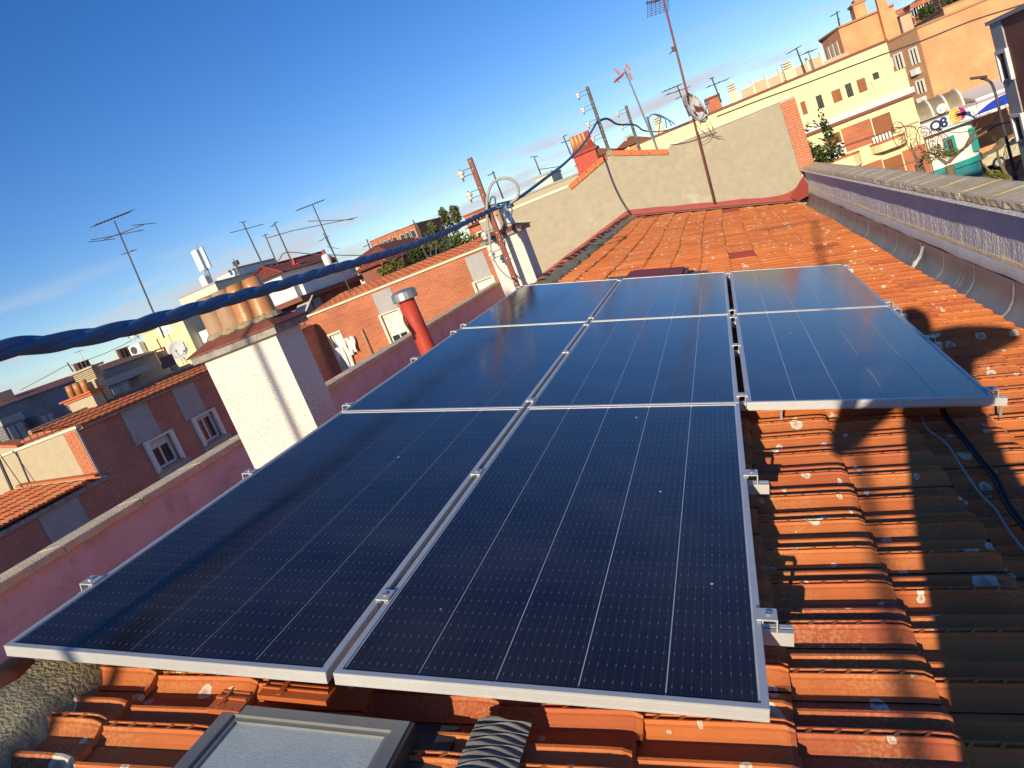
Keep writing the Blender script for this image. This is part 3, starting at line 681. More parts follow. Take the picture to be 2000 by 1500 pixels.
# rails under the panels with clamps
def rail(v, c1, label):
    u0 = -.07; u1 = COLU[c1]+W_+.085; o = PO+V*v
    t = thing('mounting_rail', o+U*u0-NR*.04, label, 'rail', 'aluminium rails under the solar panels')
    m_ = MB(); m_.obox(o, U, V, NR, u0, u1, -.02, -.004, -.078, -.0375); m_.obox(o, U, V, NR, u0, u1, .004, .02, -.078, -.0375); m_.obox(o, U, V, NR, u0, u1, -.004, .004, -.078, -.05)
    m_.build('rail', M_alu, t)
    for u in [0.]+[COLU[c1]+W_]:
        s = -1 if u == 0 else 1; e = MB()
        e.obox(o, U, V, NR, u-(.010*s), u+.044*s, -.028, .028, .0015, .006); e.obox(o, U, V, NR, u+.040*s, u+.044*s, -.028, .028, -.037, .0012); e.obox(o, U, V, NR, u+.003*s, u+.007*s, -.028, .028, -.037, .0012)
        ec = e.build('end_clamp', M_alu, t)
        bo = MB(); bo.lathe(o+U*(u+.022*s)+NR*.006, [(.009, 0), (.009, .005), (.0045, .0052), (.0045, .002)], 10, NR); bo.build('bolt', M_steel, ec)
    gaps = [(W_, COLU[1])]+([(COLU[1]+W_, COLU[2])] if c1 == 2 else [])
    for a, b in gaps:
        e = MB(); e.obox(o, U, V, NR, a-.009, b+.009, -.028, .028, .0015, .006); e.obox(o, U, V, NR, a+.002, a+.005, -.028, .028, -.037, .0012); e.obox(o, U, V, NR, b-.005, b-.002, -.028, .028, -.037, .0012)
        ec = e.build('mid_clamp', M_alu, t)
        bo = MB(); bo.lathe(o+U*((a+b)/2)+NR*.006, [(.008, 0), (.008, .004), (.004, .0042), (.004, .002)], 10, NR); bo.build('bolt', M_steel, ec)
    # roof hooks down to the deck
    u = u0+.5
    while u < u1: hk = MB(); hk.obox(o, U, V, NR, u, u+.012, .0205, .026, -.16, -.04); hk.build('roof_hook', M_steel, t); u += 1.0
rnd_ = random.Random(5)
spk = [(778, 893), (1243, 815), (1390, 1140), (860, 1190), (1545, 650), (980, 705), (1290, 960)]
for (x, y) in spk:
    p = PP((x, y), .0021); m_ = MB(); r_ = rnd_.uniform(.0025, .006); n = 9
    P = [p+U*r_*rnd_.uniform(.5, 1.2)*cos(2*pi*i/n)+V*r_*rnd_.uniform(.6, 1.6)*sin(2*pi*i/n) for i in range(n)]
    m_.prism(P, NR*.0008)
    own = [o for o in list(WL) if o.name.startswith('solar_panel') and 0 <= (p-WL[o]).dot(U) <= W_ and 0 <= (p-WL[o]).dot(V) <= L_]
    if own: m_.build('dropping', M_silic, own[0])
vA = PP((1500, 1203), 0).y-PO.y; vB = PP((1465, 925), 0).y-PO.y
R2 = L_+G2
rail(vA, 1, 'aluminium rail under the front row, with the clamp nearest the front edge'); rail(vB, 1, 'aluminium rail under the front row, with the clamp farther back')
rail(PP((1445, 772), 0).y-PO.y, 2, 'aluminium rail under the middle row close to its front edge')
rail(PP((1435, 674), 0).y-PO.y, 2, 'aluminium rail under the middle row half way along'); rail(R2*2-.14, 2, 'aluminium rail at the far end of the middle row')
rail(R2*2+.13, 2, 'aluminium rail at the near end of the farthest row'); rail(R2*2+L_-.12, 2, 'aluminium rail at the far end of the farthest row')
# panel cable on the tiles at the right
cb = [(1838, 800), (1850, 822), (1885, 865), (1915, 905), (1940, 935), (1955, 968), (1972, 1000), (2010, 1045), (2060, 1090)]
pts = [PP(q, HT-.012)+NR*.004*random.random() for q in cb]
def smooth_path(pts, n=6):
    out = []
    for i in range(len(pts)-1):
        p0, p1, p2, p3 = pts[max(i-1, 0)], pts[i], pts[i+1], pts[min(i+2, len(pts)-1)]
        for k in range(n):
            t = k/n; out.append(.5*((2*p1)+(p2-p0)*t+(2*p0-5*p1+4*p2-p3)*t*t+(3*p1-p0-3*p2+p3)*t**3))
    return out+[pts[-1]]
t = thing('panel_cable', pts[0], 'pair of black cables with a pale wire running down the tiles at right', 'cable')
for k in range(2):
    m_ = MB(); m_.tube(smooth_path([p+U*.016*k+V*.012*sin(i*2+k)*.5 for i, p in enumerate(pts)]), .0075, 6); m_.build('black_cable', M_black, t, smooth=True)
pts2 = [PP(q, HT-.004) for q in [(1800, 812), (1812, 838), (1850, 868), (1880, 915), (1915, 965), (1945, 995), (1960, 1020), (1990, 1062), (2040, 1110)]]
m_ = MB(); m_.tube(smooth_path(pts2), .004, 5); m_.build('pale_wire', M_greyhose, t, smooth=True)
# ------------------------------------------------------------------ skylight below the front panels
sk0 = PP((438, 1386), .075); sk1 = PP((808, 1396), .075)
sx0 = (sk0-PO).dot(U); sx1 = (sk1-PO).dot(U); sv1 = (sk0.y+sk1.y)/2-PO.y; sv0 = sv1-.78
oS = PO-NR*.075
t = thing('skylight', oS+U*(sx0+sx1)/2+V*(sv0+sv1)/2, 'grey framed roof window with dusty pale glass below the panels', 'skylight')
m_ = MB(); fw = .036
for (a, b, c, d) in ((sx0, sx1, sv1-fw, sv1), (sx0, sx1, sv0, sv0+fw), (sx0, sx0+fw, sv0+fw, sv1-fw), (sx1-fw, sx1, sv0+fw, sv1-fw)): m_.obox(oS, U, V, NR, a, b, c, d, -.085, 0)
m_.build('frame', M_skyframe, t)
m_ = MB(); g = .014
for (a, b, c, d) in ((sx0+fw, sx1-fw, sv1-fw-g, sv1-fw), (sx0+fw, sx1-fw, sv0+fw, sv0+fw+g), (sx0+fw, sx0+fw+g, sv0+fw+g, sv1-fw-g), (sx1-fw-g, sx1-fw, sv0+fw+g, sv1-fw-g)): m_.obox(oS, U, V, NR, a, b, c, d, -.06, -.009)
m_.build('sash', M_zinc, t)
m_ = MB(); m_.obox(oS, U, V, NR, sx0+fw+g, sx1-fw-g, sv0+fw+g, sv1-fw-g, -.03, -.016); m_.build('pane', M_milk, t)
m_ = MB(); m_.obox(oS, U, V, NR, sx0-.01, sx1+.10, sv0, sv1+.07, -.0875, -.0655); m_.obox(oS, U, V, NR, sx1+.0015, sx1+.012, sv0, sv1+.002, -.065, -.004)
m_.build('lead_apron', M_leaddark, t)
# pleated grey flashing strip to the right of it
ca = PP((932, 1394), .105); cd = PP((1030, 1402), .105); u0 = (ca-PO).dot(U); u1 = (cd-PO).dot(U)+.01; v1 = ca.y-PO.y; vs = []; fs = []; n = 380; nu = 8
o2 = PO-NR*.112
for j in range(n+1):
    v = v1-.75*j/n
    for i in range(nu+1):
        f = i/nu; u = u0+(u1-u0)*f-.03*j/n*(1-f); zz = -.01+.0035*sin(j/n*.75*2*pi/.0175+sin(f*4)*.9+1.6*mnoise.noise(Vector((f*2, j*.012, 3))))+.012*sin(f*pi)+.01*mnoise.noise(Vector((u*8, v*6, 0)))
        vs.append(o2+U*u+V*(v+.006*sin(f*7+j*.3))+NR*zz)
for j in range(n):
    for i in range(nu): fs.append((j*(nu+1)+i, j*(nu+1)+i+1, (j+1)*(nu+1)+i+1, (j+1)*(nu+1)+i))
m_ = MB(); m_.add(vs, fs); m_.build('pleated_flashing', M_corr, t, smooth=True)
# broken tile pieces lying above the skylight
for (px, py, w, l, lab) in ((470, 1366, .07, .05, 'broken tile shard lying at the skylight corner'), (610, 1352, .15, .035, 'long broken tile shard between skylight and panel frame')):
    p = PP((px, py), .075); m_ = MB()
    m_.obox(p, U, V, NR, -w, w*.4, -l, l*.6, -.012, .004); m_.obox(p, U, V, NR, -w, w*.35, -l*.2, -l*.05, .004, .010); m_.obox(p, U, V, NR, -w*.9, w*.3, l*.3, l*.45, .004, .010)
    m_.obox(p, U, V, NR, -w*.6, -w*.5, -l, l*.6, .0105, .013)
    tag(m_.build('tile_shard', M_tile2, loc=p), lab, 'tile shard')
# roof hatch above the farthest row
hp_ = [PP(q, .10) for q in ((1233, 536), (1346, 528))]
ua, ub = (hp_[0]-PO).dot(U), (hp_[1]-PO).dot(U); va = 3*R2+.12; vb = va+.72; oH = PO-NR*.10
t = thing('roof_hatch', oH+U*(ua+ub)/2+V*va, 'low red-brown roof hatch with a lead flashing just above the panels', 'roof hatch')
m_ = MB(); m_.obox(oH, U, V, NR, ua, ub, va, vb, -.04, .055); m_.build('lid', M_rust, t)
m_ = MB(); m_.obox(oH, U, V, NR, ua+.05, ub-.05, va+.06, vb-.06, .0555, .075); m_.build('lid_panel', M_redpaint, t)
m_ = MB(); m_.obox(oH, U, V, NR, ua-.26, ub+.22, va-.05, vb+.1, -.045, -.012); m_.build('apron', M_corr, t)
# ------------------------------------------------------------------ neighbour house behind the party wall
YW = 19.95
nb = thing('neighbour_house', (-2.3, 24, GZ), 'house behind the plastered party wall with an orange gable coping', 'house')
kf = YW/20.6
def wp(px, py): return PY((px, py), YW)
apex = wp(1187, 294); gl = wp(1112, 364); gr = wp(1306, 291); zt = wp(1525, 196).z; x1 = wp(1553, 190).x
xw0 = -6.3
poly = [(xw0, YW, GZ), (xw0, YW, zt-.02), (gl.x, YW, zt-.02), (apex.x, YW, apex.z-.06), (gr.x, YW, gr.z-.06), (gr.x, YW, zt-.03), (x1-.36, YW, zt-.03), (x1-.36, YW, GZ)]
def grid_wall(poly, y, mat, parent, name):
    m_ = MB(); m_.prism(poly, (0, .25, 0)); return m_.build(name, mat, parent)
pw = grid_wall(poly, YW, M_plaster, nb, 'party_wall')
# metal strip coping of the level parts
m_ = MB(); m_.box(xw0, gl.x+.02, YW-.03, YW+.28, zt-.0195, zt+.05); m_.build('coping_strip', M_cream, nb)
m_ = MB(); m_.box(gr.x+.004, x1+.02, YW-.03, YW+.28, zt-.029, zt+.04); m_.build('coping_strip', M_cream, nb)
# gable coping tiles
def ctiles(a, b, n):
    a = Vector(a); b = Vector(b); d = (b-a)/n; dn = d.normalized(); up = dn.cross(Vector((0, -1, 0)))
    if up.z < 0: up = -up
    for i in range(n):
        m_ = MB(); o = a+d*i; l = d.length-.008
        m_.obox(o, dn, YA, up, 0, l, -.055, .31, -.012, .016); m_.obox(o, dn, YA, up, .004, l-.004, -.055, -.035, -.115, -.0125)
        m_.build('coping_tile', M_brick1, pw)
ctiles((gl.x-.02, YW, zt+.01), (apex.x-.10, YW, apex.z-.07), 4); ctiles((apex.x+.12, YW, apex.z-.06), (gr.x, YW, gr.z-.02), 3)
m_ = MB(); m_.prism([(apex.x-.10, YW-.05, apex.z-.12), (apex.x-.02, YW-.05, apex.z), (apex.x+.10, YW-.05, apex.z-.02), (apex.x+.14, YW-.05, apex.z-.14)], (0, .34, 0)); m_.build('ridge_mortar', M_mortar, pw)
# brick pier at the right end
bx0, bx1 = x1-.355, x1; pier = MB(); pier.box(bx0, bx1-.02, YW+.0, YW+.25, GZ, zt-.031); po = pier.build('brick_pier', M_joint, nb)
bm_ = MB(); bm_.box(0, .232, -.012, .02, 0, .050); ME_bk = bm_.mesh('brick', M_brick1)
bm_ = MB(); bm_.box(0, .110, -.012, .02, 0, .050); ME_bh = bm_.mesh('brick_half', M_brick1)
z = -1.25; k = 0
while z < zt-.085:
    seq = [(ME_bk, .238), (ME_bh, .117)] if k % 2 == 0 else [(ME_bh, .117), (ME_bk, .238)]
    x = bx0+.001
    for me, w in seq: inst('brick', me, Matrix.Translation((x, YW+random.uniform(-.003, .003), z)), po); x += w
    z += .0605; k += 1
# red flashing along the foot of the wall
m_ = MB(); vs = []; fs = []
xs = [xw0+(1.79-xw0)*i/70 for i in range(71)]
for x in xs:
    zz = crest(x) if x > RX else crest(RX)-(RX-x)*math.tan(SL)
    up = .17+.02*mnoise.noise(Vector((x*2, 0, 0)))+(max(0, x-1.0)/.7)**2*.26
    vs += [(x, YW-.012, zz+up), (x, YW-.02, zz+.035), (x, YW-.21-.02*mnoise.noise(Vector((x*3, 5, 0))), zz+.012)]
for i in range(70): fs += [(i*3, i*3+1, i*3+4, i*3+3), (i*3+1, i*3+2, i*3+5, i*3+4)]
m_.add(vs, fs); m_.build('red_flashing', M_redpaint, nb)
m_ = MB(); m_.prism([(1.35, YW-.03, crest(1.35)+.1), (1.79, YW-.03, crest(1.35)+.5), (1.79, YW-.5, crest(1.6)+.12), (1.5, YW-.3, crest(1.5)+.02)], (.004, .02, .0)); m_.build('flashing_corner', M_redpaint, nb)
m_ = MB(); vs = []; fs = []
for i in range(90):
    x = RX-.1+(1.65-RX)*i/89; e = mnoise.noise(Vector((x*7, 2, 0)))*.03
    vs += [(x, YW-.2, crest(x)+.02), (x, YW-.33+e, crest(x)+.012)]
for i in range(89): fs.append((i*2, i*2+1, i*2+3, i*2+2))
m_.add(vs, fs); m_.build('mortar_strip', M_plaster, nb)
# its roof and body behind
zc2 = apex.z-.15
m_ = MB(); m_.prism([(-6.2, YW+.25, zc2-1.25), (apex.x, YW+.25, zc2-.05), (2.1, YW+.25, zc2-1.4), (2.1, YW+.25, zc2-1.6), (-6.2, YW+.25, zc2-1.6)], (0, 17, 0)); m_.build('roof', M_rooforg, nb)
m_ = MB(); m_.box(-6.2, 2.1, YW+.25, YW+17, GZ, zc2-1.61); m_.build('wall', M_pink, nb)
# dark red chimney with five pots behind the gable
p = PY(zC(770, 880), 24); q = PY(zC(890, 830), 24)
m_ = MB(); m_.box(p.x, q.x, 24, 24.5, zc2-1.3, (p.z+q.z)/2); rc = m_.build('chimney', M_redmetal, nb)
zt_ = (p.z+q.z)/2; m_ = MB(); m_.box(p.x-.08, q.x+.08, 23.92, 24.58, zt_, zt_+.07); m_.prism([(p.x-.06, 24, zt_+.0705), (q.x+.06, 24, zt_+.0705), (q.x-.05, 24.1, zt_+.2), (p.x+.05, 24.1, zt_+.2)], (0, .4, 0)); m_.build('cap', M_redpaint, rc)
for i in range(5):
    x = p.x+.1+(q.x-p.x-.2)*i/4; m_ = MB(); m_.lathe((x, 24.28, zt_+.19), [(.082, 0), (.075, .2), (.07, .38), (.06, .42), (.05, .42)], 12); m_.build('chimney_pot', M_pot if i < 4 else M_redmetal, rc, smooth=True)
# plaster stain patch, cracks are in the material. brown aerial pole against the wall
def yagi(m_, o, d, n, l0, w0, w1, r=.006, vert=False):
    d = Vector(d).normalized(); e = Vector((0, 0, 1)) if vert else d.cross(Z).normalized()
    m_.tube([o, o+d*l0], r*1.3, 5)
    for i in range(n):
        t_ = i/(n-1); c = o+d*l0*t_; w = w0+(w1-w0)*t_; m_.tube([c-e*w, c+e*w], r, 4)
# ------------------------------------------------------------------ masts with insulators and the twisted cable
def insulator(parent, o, d, l, sc=1.):
    d = Vector(d).normalized(); br = MB()
    for zz in (.05, -.05): br.tube([o+Z*zz*sc, o+d*l+Z*zz*sc], .006*sc, 5)
    c = o+d*l; br.tube([c-Z*.12*sc, c+Z*.085*sc], .012*sc, 6)
    bo = br.build('bracket', M_dark, parent)
    i_ = MB(); i_.lathe(c-Z*.07*sc, [(.02*sc, 0), (.045*sc, .01*sc), (.05*sc, .03*sc), (.032*sc, .045*sc), (.045*sc, .06*sc), (.062*sc, .075*sc), (.062*sc, .095*sc), (.04*sc, .105*sc), (.05*sc, .12*sc), (.03*sc, .135*sc)], 14)
    i_.build('insulator', M_porc, bo, smooth=True)
def mast(base, top, w, label, ins, mat=None, l=.22, sc=1., bolts=True, out=(-1, -.15, 0)):
    base = Vector(base); top = Vector(top); t = thing('line_post', base, label, 'post', 'steel posts carrying the twisted cable')
    d = (top-base).normalized(); a = XA; b = d.cross(a).normalized(); h = (top-base).length
    m_ = MB(); m_.obox(base, a, b, d, -w/2, w/2, -.004, .004, 0, h); m_.obox(base, a, b, d, w/2-.008, w/2, .004, w*.6, 0, h); m_.obox(base, a, b, d, -w/2, -w/2+.008, .004, w*.6, 0, h)
    m_.build('channel', mat or M_rust, t)
    if bolts:
        m_ = MB(); k = .04
        while k < h-.1:
            m_.lathe(top-d*k+b*(-.005 if b.y > 0 else .005), [(.011*sc, 0), (.011*sc, .006), (.005*sc, .008)], 8, Vector((0, -1, 0))); k += .10+.16*(int(k*10) % 2)
        m_.build('bolt', M_silic, t)
    for f in ins: insulator(t, top-d*f, out, l, sc)
    return t
M1b = PY((1012, 565), 9.75); M1t = PY((916, 309), 9.75)
t = mast(M1b-Z*.15, M1t, .065, 'red-brown channel post on the ridge by the second white chimney', [.16, .45, 1.0, 1.28], out=(-1, -.25, .02), l=.17, sc=.78)
P2b = PY((1188, 292), 20.3); P2t = PY((1146, 169), 20.3)
t2 = mast(P2b-Z*.3, P2t, .085, 'dark post standing on the apex of the plastered gable', [.12, .50, .88, 1.26], M_dark, l=.28, sc=1.0)
P3b = PY((1246, 285), 28.0); P3t = PY((1222, 206), 28.0)
mast(P3b-Z*.5, P3t, .10, 'second dark post farther back along the line of the cable', [.15, .62, 1.05, 1.42], M_dark, l=.34, sc=1.15)
P4b = PY((1278, 278), 33.0); P4t = PY((1264, 228), 33.0)
mast(P4b-Z*.5, P4t, .08, 'short banded post with looping black cables behind the gable', [], M_dark, bolts=False)
def strandtube(path, R, r, pitch, nstr, parent, name, seg=6, grow=0.):
    L0 = [0.]
    for i in range(1, len(path)): L0.append(L0[-1]+(path[i]-path[i-1]).length)
    for s_ in range(nstr):
        pts = []; rr = []
        for i, p in enumerate(path):
            d = (path[min(i+1, len(path)-1)]-path[max(i-1, 0)]).normalized(); a = d.cross(Z).normalized(); b = a.cross(d); ph = 2*pi*(L0[i]/pitch+s_/nstr)
            k = 1+grow*max(0, min(1, 1-(p.y-2)/5)); pts.append(p+(a*cos(ph)+b*sin(ph))*R*k); rr.append(r*k)
        m_ = MB(); m_.tube(pts, rr, seg); m_.build(name, M_cable, parent, smooth=True)
def catenary(a, b, sag, n): return [a.lerp(b, i/n)-Z*sag*4*(i/n)*(1-i/n) for i in range(n+1)]
cA = PY((964, 408), 9.72)
# the span over our heads: on one vertical plane through the first post, follows the photograph's sag
span = []
for (px, py) in ((0, 685), (120, 667), (250, 641), (350, 613), (450, 584), (550, 556), (640, 528), (720, 506), (800, 481), (880, 449), (930, 424)):
    span.append(PX((px, py), cA.x))
back = [span[0]+Vector((0, -1, 0))*k+Z*(.002*k*k-.02*k) for k in (10.5, 8, 6, 4, 2.5, 1.2, .6)]
path = smooth_path(back+span+[cA], 14)
tc_ = thing('twisted_cable', cA, 'thick twisted black cable sagging across the sky to the ridge post', 'cable')
strandtube(path, .0115, .0205, .80, 3, tc_, 'strand', 8, .42)
cB = PY((1166, 238), 20.25)
sp2 = [cA, PY((1010, 388), 11.3), PY((1060, 352), 13.2), PY((1105, 317), 16.2), PY((1140, 280), 18.4), cB]
t_ = thing('twisted_cable', cB, 'twisted black cable rising from the ridge post to the gable post', 'cable')
strandtube(smooth_path(sp2, 40), .0145, .0165, .42, 3, t_, 'strand', 5)
cC = PY((1240, 244), 27.9); sp3 = [cB, PY((1186, 232), 22), PY((1208, 243), 25), cC, PY((1262, 256), 32.9), PY((1300, 255), 40), PY((1345, 240), 43)]
t_ = thing('twisted_cable', cC, 'twisted black cable dropping from the gable post to the posts behind', 'cable')
strandtube(smooth_path(sp3, 20), .016, .02, .5, 3, t_, 'strand', 5)
# grey conduit loop and black tails at the first post
def loop(pts, Y, r, name, label, mat, cat='cable'):
    P = [PY(q, Y) for q in pts]; m_ = MB(); m_.tube(smooth_path(P, 8), r, 7); return tag(m_.build(name, mat, smooth=True), label, cat)
loop([(958, 478), (953, 440), (951, 410), (953, 380), (962, 358), (978, 349), (995, 349), (1008, 358), (1013, 372), (1010, 386), (1000, 394), (992, 404)], 9.68, .019, 'conduit_loop', 'grey conduit arching over the cable at the ridge post', M_greyhose, 'conduit')
loop([(956, 400), (958, 388), (963, 384), (967, 388), (968, 402), (975, 405), (985, 398), (990, 398)], 9.6, .011, 'cable_tail', 'small black cable hook curled at the ridge post', M_cable)
loop([(985, 396), (985, 410), (988, 424), (996, 424), (1000, 410), (994, 396)], 9.64, .009, 'cable_tail', 'thin black cable tail hanging in a loop below the conduit', M_cable)
loop([(990, 396), (987, 420), (990, 436), (998, 434), (999, 416)], 9.62, .008, 'cable_tail', 'lowest thin black cable loop beside the ridge post', M_cable)
loop([(957, 460), (958, 480), (962, 500), (972, 520), (985, 535), (1005, 550)], 9.62, .010, 'conduit_tail', 'grey conduit running down the ridge post to the panels', M_greyhose, 'conduit')
for k, (x, y_) in enumerate(((1282, 240), (1300, 243), (1316, 244))):
    pass
for k, e in enumerate(((1286, 262), (1302, 250), (1312, 246), (1318, 243))):
    loop([(1265, 238), (1268, 228), (1276, 223), (1286, 224+k), ((1286+e[0])/2+4, 228+k*2), e], 33+k*.4, .022, 'cable_loop', ['innermost', 'second', 'third', 'outermost'][k]+' black cable loop springing from the short banded post', M_cable)
# ------------------------------------------------------------------ aerials
def aerial(label, base, top, Y, r, bars, mat=None, name='aerial', dx=0., group='aerials on the roofs', extra=None):
    """mast from base to top; bars = (x0,y0,x1,y1) rods seen on it, with small cross rods when n > 0"""
    b = PY(base, Y); a = PY(top, Y); t = thing(name, b, label, 'aerial', group)
    m_ = MB(); m_.tube([b, b.lerp(a, .5), a], [r*1.15, r, r*.8], 6); m_.build('mast', mat or M_dark, t)
    for (x0, y0, x1, y1, n, wd, yo) in bars:
        p = PY((x0, y0), Y-.03); q = PY((x1, y1), Y-.03+yo); k = MB(); k.tube([p, q], r*.55, 5)
        d = (q-p).normalized(); e = d.cross(Z).normalized()
        for i in range(n):
            c = p.lerp(q, i/(max(1, n-1))); k.tube([c-e*wd+Z*.004, c+e*wd+Z*.004], r*.38, 4)
        k.build('boom', mat or M_steel, t)
    if extra: extra(t)
    return t
# brown pole and rusty dish on the party wall
pb = PY((1396, 397), YW-.12); ptop = PY((1286, -40), YW-.12)
t = thing('aerial_pole', pb, 'tall red-brown pole against the plastered wall with a grid aerial on top', 'aerial', 'aerials on the roofs')
m_ = MB(); m_.tube([pb, pb.lerp(ptop, .5), ptop], [.03, .028, .024], 8); m_.build('mast', M_rust, t, smooth=True)
g = MB(); A0 = PY((1262, 3), YW-.1); B0 = PY((1306, 22), YW-.1); cx = PY((1264, 34), YW-.1)
for i in range(7):
    f = i/6; g.tube([PY((1266, 6+26*f), YW-.1), PY((1306, -10+30*f), YW-.1)], .006, 4)
for i in range(6):
    f = i/5; g.tube([PY((1265+40*f, 36-14*f), YW-.11), PY((1264+40*f, -6-16*f), YW-.11)], .006, 4)
g.build('reflector_grid', M_dark, t)
g = MB(); g.tube([PY((1262, 6), YW-.2), PY((1288, 0), YW-.15)], .025, 6); g.build('boom', M_dark, t)
g = MB(); c = PY((1316, 96), YW-.12); g.box(c.x-.05, c.x+.06, c.y-.05, c.y+.05, c.z-.05, c.z+.06); g.tube([c, c+Vector((-.13, -.02, -.07))], .012, 5); g.build('amplifier_box', M_dark, t)
def dish(label, ctr, R, nrm, mat, arm=True, pole=None, squash=1.0, name='satellite_dish', parts=True):
    nrm = Vector(nrm).normalized(); t = thing(name, ctr, label, 'satellite dish', 'satellite dishes')
    m_ = MB(); m_.lathe(Vector(ctr)-nrm*R*.28, [(.001, 0), (R*.3, R*.025), (R*.6, R*.10), (R*.85, R*.2), (R, R*.28), (R*1.015, R*.27), (R*.86, R*.18), (R*.6, R*.07), (R*.3, -.005), (.001, -R*.02)], 24, nrm, cap=False); m_.build('reflector', mat, t, smooth=True)
    if arm:
        k = MB(); low = Vector(ctr)-Z*R*.95; f = Vector(ctr)+nrm*R*.95-Z*R*.25; k.tube([low-nrm*.02, f], R*.035, 5); k.lathe(f-nrm*R*.05, [(R*.05, 0), (R*.1, R*.03), (R*.1, R*.2)], 8, -nrm); k.build('feed_arm', M_steel, t)
    if pole:
        k = MB(); k.tube([Vector(ctr)-nrm*R*.3, Vector(pole)+Z*R*.5, pole], R*.06, 6); k.build('bracket', M_steel, t)
    return t
dc = PY((1358, 210), YW-.42)
dish('rust eaten white satellite dish clamped to the red-brown pole', dc, .42, (.93, -.5, .30), M_dish, pole=pb.lerp(ptop, .43)-Z*.1)
# stray wires under the dish
for k, pts in enumerate((((1380, 240), (1390, 262), (1412, 268)), ((1384, 236), (1392, 252), (1382, 272), (1366, 280)), ((1356, 240), (1372, 256), (1384, 262), (1404, 268)))):
    loop(pts, YW-.2, .006, 'stray_wire', ['stray wire looping right below the rusty dish', 'stray wire curling back to the pole below the rusty dish', 'short stray wire crossing the pole below the rusty dish'][k], M_dark, 'wire')
# a wire from wall tile to dish and the thin black cable along the parapet of the yellow house
loop([(1308, 283), (1340, 278), (1372, 268), (1400, 258)], YW-.06, .007, 'stray_wire', 'thin black wire along the plaster under the dish', M_dark, 'wire')
loop([(1400, 228), (1480, 197), (1560, 168), (1640, 138), (1720, 108), (1800, 80), (1900, 40), (2000, 8), (2060, -16)], 34, .03, 'overhead_wire', 'overhead black wire passing in front of the yellow and orange buildings', M_dark, 'wire')
def yag(t, px, Y, n=9):
    pass
# silver mast with an orange aerial
def orangehead(t):
    g = MB()
    for (a, b) in (((1200, 134), (1208, 143)), ((1222, 126), (1230, 135)), ((1228, 142), (1234, 156)), ((1203, 156), (1210, 160))):
        g = MB(); g.tube([PY(a, 23.2), PY(b, 23.2)], .035, 5)
        g.build('reflector_flap', M_yagi, t); g = MB()
    for i in range(4): g.tube([PY((1204+2*i, 140+5*i), 23.3), PY((1228+2*i, 131+6*i), 23.3)], .007, 4)
    g.build('reflector_grid', M_yagi, t); g = MB(); a = PY((1222, 141), 23.2); b = PY((1199, 160), 22.4); g.tube([a, b], .015, 5)
    for i in range(8): c = a.lerp(b, .2+.1*i); g.tube([c-XA*.05-Z*.05, c+XA*.05+Z*.05], .012, 4)
    g.build('boom', M_yagi, t)
aerial('silver mast with an orange grid aerial behind the gable', (1284, 292), (1220, 135), 23.3, .03, [], M_steel, extra=orangehead)
